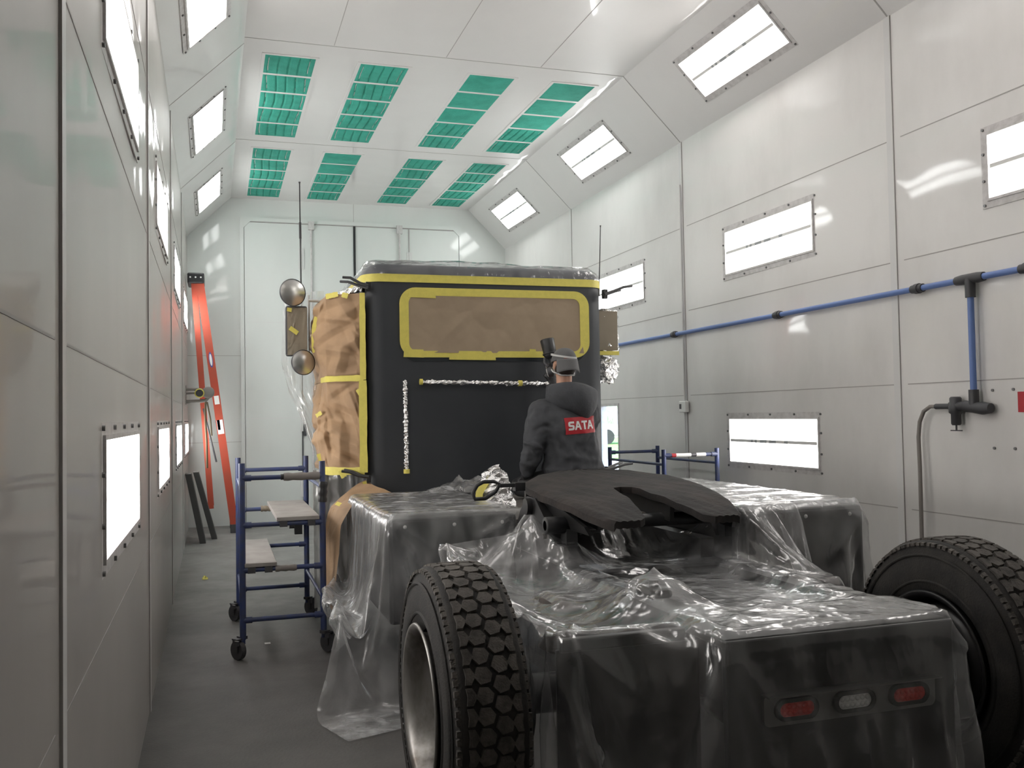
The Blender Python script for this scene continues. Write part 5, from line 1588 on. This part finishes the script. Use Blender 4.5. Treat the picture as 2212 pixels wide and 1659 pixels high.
def limb(b, pts, rs, sub=5, n=16):
    pts = [Vector(p) for p in pts]
    P, Rr = [], []
    for i in range(len(pts) - 1):
        for k in range(sub):
            P.append(pts[i].lerp(pts[i + 1], k / sub)); Rr.append(lerp(rs[i], rs[i + 1], k / sub))
    P.append(pts[-1]); Rr.append(rs[-1])
    for _ in range(2):                                     # round the joints a little
        P = [P[0]] + [(P[i - 1] + P[i] * 2 + P[i + 1]) / 4 for i in range(1, len(P) - 1)] + [P[-1]]
    b.tube(P, Rr, n)
    for i in (0, -1): ell(b, P[i], Rr[i], Rr[i], Rr[i], n=12)


def fuse(name, b, voxel, smooth, disp=0, dscale=.08):
    """weld overlapping volumes into one continuous skin"""
    me = bpy.data.meshes.new(name); me.from_pydata(b.v, [], b.f)
    o = bpy.data.objects.new(name, me); COL.objects.link(o)
    r_ = o.modifiers.new('r', 'REMESH'); r_.mode = 'VOXEL'; r_.voxel_size = voxel
    s = o.modifiers.new('s', 'SMOOTH'); s.iterations = smooth; s.factor = .5
    if disp:
        tx = bpy.data.textures.new(name + '_folds', 'CLOUDS'); tx.noise_scale = dscale; tx.noise_depth = 1
        d = o.modifiers.new('d', 'DISPLACE'); d.texture = tx; d.strength = disp; d.mid_level = .5; d.texture_coords = 'GLOBAL'
    dg = bpy.context.evaluated_depsgraph_get(); dg.update()
    m2 = bpy.data.meshes.new_from_object(o.evaluated_get(dg))
    bpy.data.objects.remove(o)
    m2.name = name
    m2.polygons.foreach_set('use_smooth', [True] * len(m2.polygons))
    return m2


def mesh_obj(name, me, mats, parent):
    me.materials.clear()
    for m in mats: me.materials.append(m)
    o = bpy.data.objects.new(name, me); COL.objects.link(o)
    o.parent = parent; o.matrix_parent_inverse = parent_inv(parent)
    return o


person = thing('person', 'person kneeling on the truck deck in a charcoal hooded jacket and backwards grey cap', 'person', (2.48, 6.42, .962))
HC = Vector((2.475, 6.455, 1.965))
LS, LE, LWr = (2.265, 6.42, 1.615), (2.195, 6.40, 1.32), (2.185, 6.55, 1.135)
RS_, RE_, RWr = (2.655, 6.43, 1.635), (2.72, 6.64, 1.49), (2.52, 6.745, 1.80)
b = MB()
torso(b, [(2.51, 6.42, 1.03, .15, .11), (2.51, 6.42, 1.10, .175, .135), (2.51, 6.42, 1.2, .175, .13), (2.50, 6.41, 1.32, .155, .11), (2.465, 6.41, 1.48, .175, .115), (2.46, 6.42, 1.60, .19, .105), (2.46, 6.43, 1.67, .14, .08), (2.47, 6.44, 1.74, .07, .07)])
limb(b, [(2.47, 6.445, 1.70), (2.473, 6.455, 1.80), (2.475, 6.46, 1.88)], [.066, .058, .06])
ell(b, HC + Vector((0, .0, .03)), .077, .097, .092); ell(b, HC + Vector((0, .02, -.045)), .062, .078, .075)
ell(b, HC + Vector((0, .098, -.02)), .014, .022, .026); ell(b, HC + Vector((0, .07, -.085)), .035, .03, .025)     # nose, chin
for s in (-1, 1):
    ell(b, HC + Vector((s * .079, -.004, -.012)), .010, .022, .032, Matrix.Rotation(R(12), 3, 'X'))
    ell(b, HC + Vector((s * .03, .082, .012)), .017, .016, .012)
limb(b, [LS, LE, LWr], [.06, .05, .034]); limb(b, [RS_, RE_, RWr], [.06, .05, .034])
limb(b, [(2.42, 6.42, 1.11), (2.13, 6.69, 1.045), (2.27, 6.33, 1.02)], [.105, .07, .048]); limb(b, [(2.60, 6.42, 1.11), (2.83, 6.70, 1.045), (2.73, 6.32, 1.02)], [.105, .07, .048])
for x in (2.275, 2.725): limb(b, [(x, 6.33, 1.022), (x, 6.26, 1.015), (x, 6.12, 1.002)], [.05, .05, .038]); ell(b, (x, 6.16, 1.0), .042, .085, .036)


def hand(b, wrist, d, up, side, curl, sc=1.0):
    """palm, four unequal bent fingers and a thumb leaving the side of the palm; d: pointing direction, up: back of the hand, side: thumb side"""
    wrist, d, up, side = Vector(wrist), Vector(d).normalized(), Vector(up).normalized(), Vector(side).normalized()
    rot = Matrix((side, d, up)).transposed()
    ell(b, wrist + d * .045 * sc, .040 * sc, .052 * sc, .017 * sc, rot)
    ell(b, wrist + d * .012 * sc, .028 * sc, .03 * sc, .02 * sc, rot)
    for k, L in enumerate((.072, .080, .075, .058)):
        o_ = (.030 - .020 * k) * sc
        p = wrist + d * .085 * sc + side * o_
        a = d.copy(); P = [p - d * .015 * sc, p]
        for q, f_ in enumerate((.45, .32, .23)):
            ang = curl * (.5 + .35 * q)
            a = (a * math.cos(ang) - up * math.sin(ang)).normalized()
            P.append(P[-1] + a * L * f_ * sc)
            # keep bending in the plane of d and -up
        b.tube(P, [.0095 * sc, .0098 * sc, .009 * sc, .0082 * sc, .0068 * sc], 8); ell(b, P[-1], .007 * sc, .007 * sc, .007 * sc, n=8)
    t0 = wrist + d * .025 * sc + side * .032 * sc
    P = [t0, t0 + (side * .8 + d * .6 - up * .3).normalized() * .032 * sc, t0 + (side * .8 + d * .9 - up * .6).normalized() * .060 * sc, t0 + (side * .55 + d * 1.1 - up * .8).normalized() * .08 * sc]
    b.tube(P, [.013 * sc, .011 * sc, .010 * sc, .008 * sc], 8); ell(b, P[-1], .008 * sc, .008 * sc, .008 * sc, n=8)


hand(b, LWr, (-.25, .75, -.42), (-.3, .35, .9), (.9, .2, .3), .35)
hand(b, RWr, (-.35, .25, .75), (.55, .75, .1), (-.75, -.1, -.6), .85)
bm_ = fuse('body', b, .0062, 5)
body = mesh_obj('body', bm_, [M['trouser'], M['skin'], M['glove'], pbr('boot_black', (.02, .02, .02), .5)], person)
hp1 = Vector(LWr) + Vector((-.25, .75, -.42)).normalized() * .06; hp2 = Vector(RWr) + Vector((-.35, .25, .75)).normalized() * .06
for p in bm_.polygons:
    c = p.center
    if c.z > 1.72: p.material_index = 1
    elif c.y < 6.30 and c.z < 1.08: p.material_index = 3
    if (c - hp1).length < .115 or (c - hp2).length < .115: p.material_index = 2

j = MB()
torso(j, [(2.515, 6.415, 1.14, .215, .155), (2.515, 6.415, 1.19, .235, .17), (2.51, 6.41, 1.25, .215, .155), (2.50, 6.405, 1.36, .205, .145), (2.475, 6.405, 1.48, .212, .148), (2.46, 6.415, 1.58, .222, .14), (2.46, 6.425, 1.655, .19, .115), (2.465, 6.43, 1.71, .125, .095), (2.47, 6.44, 1.755, .09, .088)])
limb(j, [(2.285, 6.42, 1.60), (2.255, 6.415, 1.54), LE, (2.187, 6.51, 1.18)], [.105, .098, .078, .056])
limb(j, [(2.635, 6.43, 1.60), (2.67, 6.46, 1.56), RE_, (2.555, 6.725, 1.745)], [.105, .095, .078, .056])
for k in range(5):                                        # bunched sleeve folds at the elbow
    a = k / 4; p = Vector(LE).lerp(Vector(LWr), -.25 + .8 * a)
    ell(j, p + Vector((-.012, -.006, 0)), .078 - .014 * a, .074 - .012 * a, .022, Matrix.Rotation(R(18 + 20 * (k % 2)), 3, 'Y'))
for s, zz, w_ in ((-1, 1.30, .17), (1, 1.34, .15)):       # soft drape folds across the lower back
    j.tube([(2.5 + s * .18, 6.34, zz + .12), (2.5 + s * .06, 6.28, zz), (2.5 - s * .08, 6.275, zz - .07), (2.5 - s * .16, 6.32, zz - .06)], [.012, .022, .02, .008], 8)
jm = fuse('jacket', j, .010, 5, .030, .085)
rf = random.Random(5)
SG = []
yb = 6.27
for x0, z0, x1, z1, h in ((2.30, 1.50, 2.42, 1.30, -.022), (2.33, 1.47, 2.52, 1.22, .020), (2.66, 1.52, 2.56, 1.32, -.016), (2.30, 1.40, 2.40, 1.22, .018), (2.36, 1.30, 2.60, 1.24, .018), (2.40, 1.25, 2.66, 1.22, -.016), (2.62, 1.42, 2.70, 1.22, .016), (2.45, 1.42, 2.58, 1.28, -.014), (2.30, 1.24, 2.46, 1.19, -.014), (2.33, 1.64, 2.32, 1.50, -.020), (2.60, 1.62, 2.66, 1.48, -.016), (2.52, 1.20, 2.72, 1.27, .016)):
    SG.append(((x0, yb, z0), (x1, yb, z1), .026, h))
for k in range(9):                                        # rings of wrinkles down the hanging sleeve
    a = k / 8; c = Vector((2.27, 6.38, 1.54)).lerp(Vector((2.185, 6.46, 1.22)), a)
    s_ = rf.choice((-1, 1)); SG.append(((c.x - .10, c.y - .09, c.z + .03 * s_), (c.x + .08, c.y - .06, c.z - .035 * s_), .017, rf.choice((.012, -.012, .014, -.016))))
folds(jm, SG)
jacket = mesh_obj('jacket', jm, [M['cloth']], person)
# hood lying on the back
P = []
for i in range(25):
    u = i / 24; row = []
    for k in range(17):
        v = k / 16
        x = 2.315 + .375 * u
        zt = 1.80 - .045 * u + .03 * math.sin(PI * u); zb = 1.66 - .085 * math.exp(-((u - .74) / .25) ** 2) - .02 * math.sin(PI * u)
        z = lerp(zt, zb, v)
        y = 6.40 - .12 * math.sin(PI * min(1, max(0, u * .96 + .02))) ** .6 * (1 - .25 * v) - .062 * math.sin(PI * v) ** .7 * math.sin(PI * u) ** .5 + .018 * math.sin(6 * u + 2 * v) * v
        row.append((x, y, z))
    P.append(row)
b = MB(); b.grid(P); o = b.build('hood', M['cloth'], person); q = o.modifiers.new('t', 'SOLIDIFY'); q.thickness = .02; q.offset = -1
b = MB()
b.tube([(2.47 + .10 * math.cos(2 * PI * k / 24), 6.435 + .095 * math.sin(2 * PI * k / 24), 1.785 + .012 * math.sin(2 * PI * k / 24)) for k in range(24)], .028, 10, closed=True); b.build('collar', M['cloth'], person)
b = MB(); b.tube([(2.475 + .068 * math.cos(2 * PI * k / 20), 6.45 + .07 * math.sin(2 * PI * k / 20), 1.80 - .01 * math.sin(2 * PI * k / 20)) for k in range(20)], .014, 8, closed=True); b.build('undershirt_collar', M['hose_red'], person)
b = MB()                                                  # hair at the nape
ell(b, HC + Vector((0, -.022, -.035)), .078, .086, .062); b.build('hair', M['hair'], person)
b = MB(); rings = []
for k in range(9):
    a = PI / 2 * k / 8
    rings.append([(HC.x + .093 * math.cos(a) ** .8 * math.cos(2 * PI * q / 32), HC.y + .112 * math.cos(a) ** .8 * math.sin(2 * PI * q / 32), HC.z + .022 + .10 * math.sin(a) - .012 * math.sin(2 * PI * q / 32) * math.cos(a)) for q in range(32)])
loft_rings(b, rings); cap = b.build('cap', M['cap'], person)
P = []
for i in range(15):
    a = R(-90 + (i / 14 - .5) * 112)
    row = []
    for k in range(7):
        v = k / 6
        rr_ = 1 + .38 * v
        row.append((HC.x + .094 * math.cos(a) * (1 + .12 * v), HC.y + .112 * math.sin(a) * rr_, HC.z + .035 - .085 * v + .022 * v * (math.cos((i / 14 - .5) * PI) - 1)))
    P.append(row)
b = MB(); b.grid(P); o = b.build('cap_brim', M['cap'], person); q = o.modifiers.new('t', 'SOLIDIFY'); q.thickness = .006
b = MB()
for k in range(33):
    pass
pts = [(HC.x + .0955 * math.cos(2 * PI * k / 40), HC.y + .115 * math.sin(2 * PI * k / 40), HC.z + .062 + .016 * math.sin(2 * PI * k / 40) - .010 * math.cos(2 * PI * k / 40)) for k in range(40)]
vs = [Vector(p) + Vector((0, 0, dz)) for p in pts for dz in (-.007, .007)]
b.add(vs, [(2 * k, 2 * ((k + 1) % 40), 2 * ((k + 1) % 40) + 1, 2 * k + 1) for k in range(40)], None, True); b.build('respirator_strap', M['strap'], person)
b = MB()
P = []
for i in range(11):
    a = R(-90 + (i / 10 - .5) * 62); P.append([(HC.x + .0945 * math.cos(a), HC.y + .1145 * math.sin(a), HC.z + .030 + .022 * v * math.sin(PI * (i / 10)) ** .6) for v in (0, .5, 1)])
b.grid(P); b.build('cap_emblem', pbr('emblem_rust', (.22, .07, .05), .8), person)
rsp = MB()
ell(rsp, HC + Vector((0, .095, -.05)), .045, .045, .05)
b = rsp; o = b.build('respirator', M['lgrey'], person)
for s in (-1, 1):
    b = MB(); c = HC + Vector((s * .088, .075, -.055)); d = Vector((s * .8, .45, -.25)).normalized()
    b.cyl(c - d * .022, c + d * .012, .038, 20); b.cyl(c + d * .012, c + d * .018, .033, 20, mat=1); b.build('filter_cartridge', [M['dgrey'], M['lgrey']], o)
b = MB()
b.tube([HC + Vector((-.088, .07, -.02)), HC + Vector((-.084, .01, -.055)), HC + Vector((-.05, -.075, -.085)), HC + Vector((.05, -.075, -.085)), HC + Vector((.084, .01, -.055)), HC + Vector((.088, .07, -.02))], .006, 8); b.build('neck_strap', M['strap'], person)
b = MB()
for s in (-1, 1): ell(b, HC + Vector((s * .03, .093, .014)), .011, .006, .007, n=12)
b.build('eye', M['white'], person)

# red badge on the back, its letters laid on the curve of the jacket
bv = BVHTree.FromPolygons([v.co.copy() for v in jm.vertices], [tuple(p.vertices) for p in jm.polygons])
hv = None
def on_back(x, z, lift):
    h = bv.ray_cast(Vector((x, 5.6, z)), Vector((0, 1, 0)))
    y = h[0].y if h[0] is not None else 6.3
    return Vector((x, y - lift, z))
BX0, BX1, BZ0, BZ1 = 2.40, 2.652, 1.448, 1.57
ca, sa = math.cos(R(3)), math.sin(R(3))
def bp(u, v, lift):
    """u, v in badge units (0..1)"""
    x = (u - .5) * (BX1 - BX0); z = (v - .5) * (BZ1 - BZ0)
    return on_back((BX0 + BX1) / 2 + x * ca - z * sa, (BZ0 + BZ1) / 2 + x * sa + z * ca, lift)
P = [[bp(i / 24, k / 12, .006) for k in range(13)] for i in range(25)]
# iron out the folds under the badge
for _ in range(6):
    for i in range(1, 24):
        for k in range(1, 12): P[i][k].y = min(P[i][k].y, (P[i - 1][k].y + P[i + 1][k].y + P[i][k - 1].y + P[i][k + 1].y) / 4)
b = MB(); b.grid(P); badge = b.build('badge', M['red'], jacket)
def bpos(u, v):
    fi, fk = min(max(u, 0), .9999) * 24, min(max(v, 0), .9999) * 12
    i, k = int(fi), int(fk); a, c = fi - i, fk - k
    return P[i][k].lerp(P[i + 1][k], a).lerp(P[i][k + 1].lerp(P[i + 1][k + 1], a), c) + Vector((0, -.003, 0))
GL = {'S': [[(.02, 0), (.74, 0), (.93, .07), (1, .2), (1, .42), (.93, .54), (.76, .6), (.34, .62), (.31, .69), (.34, .77), (.98, .77), (.98, 1), (.26, 1), (.07, .94), (0, .82), (0, .56), (.07, .45), (.24, .40), (.66, .38), (.69, .31), (.66, .23), (.02, .23)]],
      'A': [[(0, 0), (.27, 0), (.36, .26), (.66, .26), (.75, 0), (1.02, 0), (.66, 1), (.36, 1)], [(.42, .44), (.51, .74), (.60, .44)]],
      'T': [[(.34, 0), (.64, 0), (.64, .78), (.98, .78), (.98, 1), (0, 1), (0, .78), (.34, .78)]]}
b = MB(); ux = .085
for ch, wd in (('S', .185), ('A', .215), ('T', .20), ('A', .215)):
    polys = GL[ch]
    bm = bmesh.new()
    loops = []
    for pg in polys:
        vs = [bm.verts.new((x * wd + ux + .05 * (y * .2), .24 + .52 * y, 0)) for x, y in pg]
        loops.append([bm.edges.new((vs[q], vs[(q + 1) % len(vs)])) for q in range(len(vs))])
    bmesh.ops.triangle_fill(bm, edges=[e for l in loops for e in l], use_beauty=True)
    bmesh.ops.subdivide_edges(bm, edges=list(bm.edges), cuts=1)
    bm.verts.index_update()
    b.add([bpos(v.co.x, v.co.y) for v in bm.verts], [tuple(v.index for v in f_.verts) for f_ in bm.faces], None, True)
    bm.free(); ux += wd + (.012 if ch != 'T' else -.01)
b.build('lettering', M['white'], badge)

# spray gun with its black cup
gc = Vector((2.505, 6.765, 1.945))
t = thing('spray_gun', 'spray gun with an upright black paint cup held above the painter, beside the cap', 'spray gun', gc)
Mg = Matrix.Translation(gc) @ Matrix.Rotation(R(-9), 4, 'Y') @ Matrix.Rotation(R(-8), 4, 'X')
b = MB(); b.lathe([(.0, .085), (.03, .085), (.046, .10), (.052, .115), (.056, .235), (.051, .243), (.0, .247)], 28, Mg); b.lathe([(.054, .12), (.059, .122), (.059, .132), (.054, .134)], 28, Mg); b.build('cup', M['black'], t)
b = MB(); b.cyl(Mg @ Vector((0, 0, .05)), Mg @ Vector((0, 0, .09)), .018, 16); b.cyl(Mg @ Vector((0, -.05, .04)), Mg @ Vector((0, .09, .04)), .018, 16); b.tube([Mg @ Vector((0, -.03, .04)), Mg @ Vector((0, -.045, -.01)), Mg @ Vector((0, -.06, -.075))], [.015, .014, .013], 12); b.build('gun_body', M['dgrey'], t)
b = MB(); b.lathe([(.02, 0), (.024, .004), (.024, .016), (.012, .022), (.0, .022)], 18, Mg @ Matrix.Translation((0, .088, .04)) @ Matrix.Rotation(R(-90), 4, 'X')); b.build('nozzle', M['steel'], t)
b = MB(); b.tube([Mg @ Vector((0, .02, .03)), Mg @ Vector((0, .005, -.02)), Mg @ Vector((0, -.01, -.045))], .005, 8); b.build('trigger', M['steel'], t)
b = MB(); b.tube([Mg @ Vector((-.052, 0, .10)), Mg @ Vector((-.062, .0, .06)), Mg @ Vector((-.05, -.02, .03))], .012, 8); b.build('regulator_knob', M['dgrey'], t)

# ------------------------------------------------------------------ light and view
w = bpy.data.worlds.new('world'); scn.world = w; w.use_nodes = True
nt = w.node_tree; nt.nodes.clear()
sky = N(nt, 'ShaderNodeTexSky', sky_type='NISHITA'); sky.sun_elevation = R(50); sky.sun_rotation = R(200); sky.sun_disc = False
bg = N(nt, 'ShaderNodeBackground'); bg.inputs['Strength'].default_value = .9
wo = N(nt, 'ShaderNodeOutputWorld'); nt.links.new(sky.outputs[0], bg.inputs['Color']); nt.links.new(bg.outputs[0], wo.inputs['Surface'])
sl = bpy.data.lights.new('sun', 'SUN'); sl.energy = 3.5; sl.angle = R(1)
so = bpy.data.objects.new('sun', sl); COL.objects.link(so); so.rotation_euler = Vector((-.55, -.2, .9)).to_track_quat('Z', 'Y').to_euler()
vs_ = scn.view_settings
scn.display_settings.display_device = 'sRGB'
vs_.view_transform = 'Standard'; vs_.look = 'None'; vs_.gamma = 1; vs_.use_curve_mapping = False
vs_.exposure = EXPO
scn.cycles.max_bounces = 12
scn.cycles.diffuse_bounces = 5
scn.cycles.transparent_max_bounces = 24
scn.cycles.sample_clamp_indirect = 6
scn.cycles.use_denoising = True
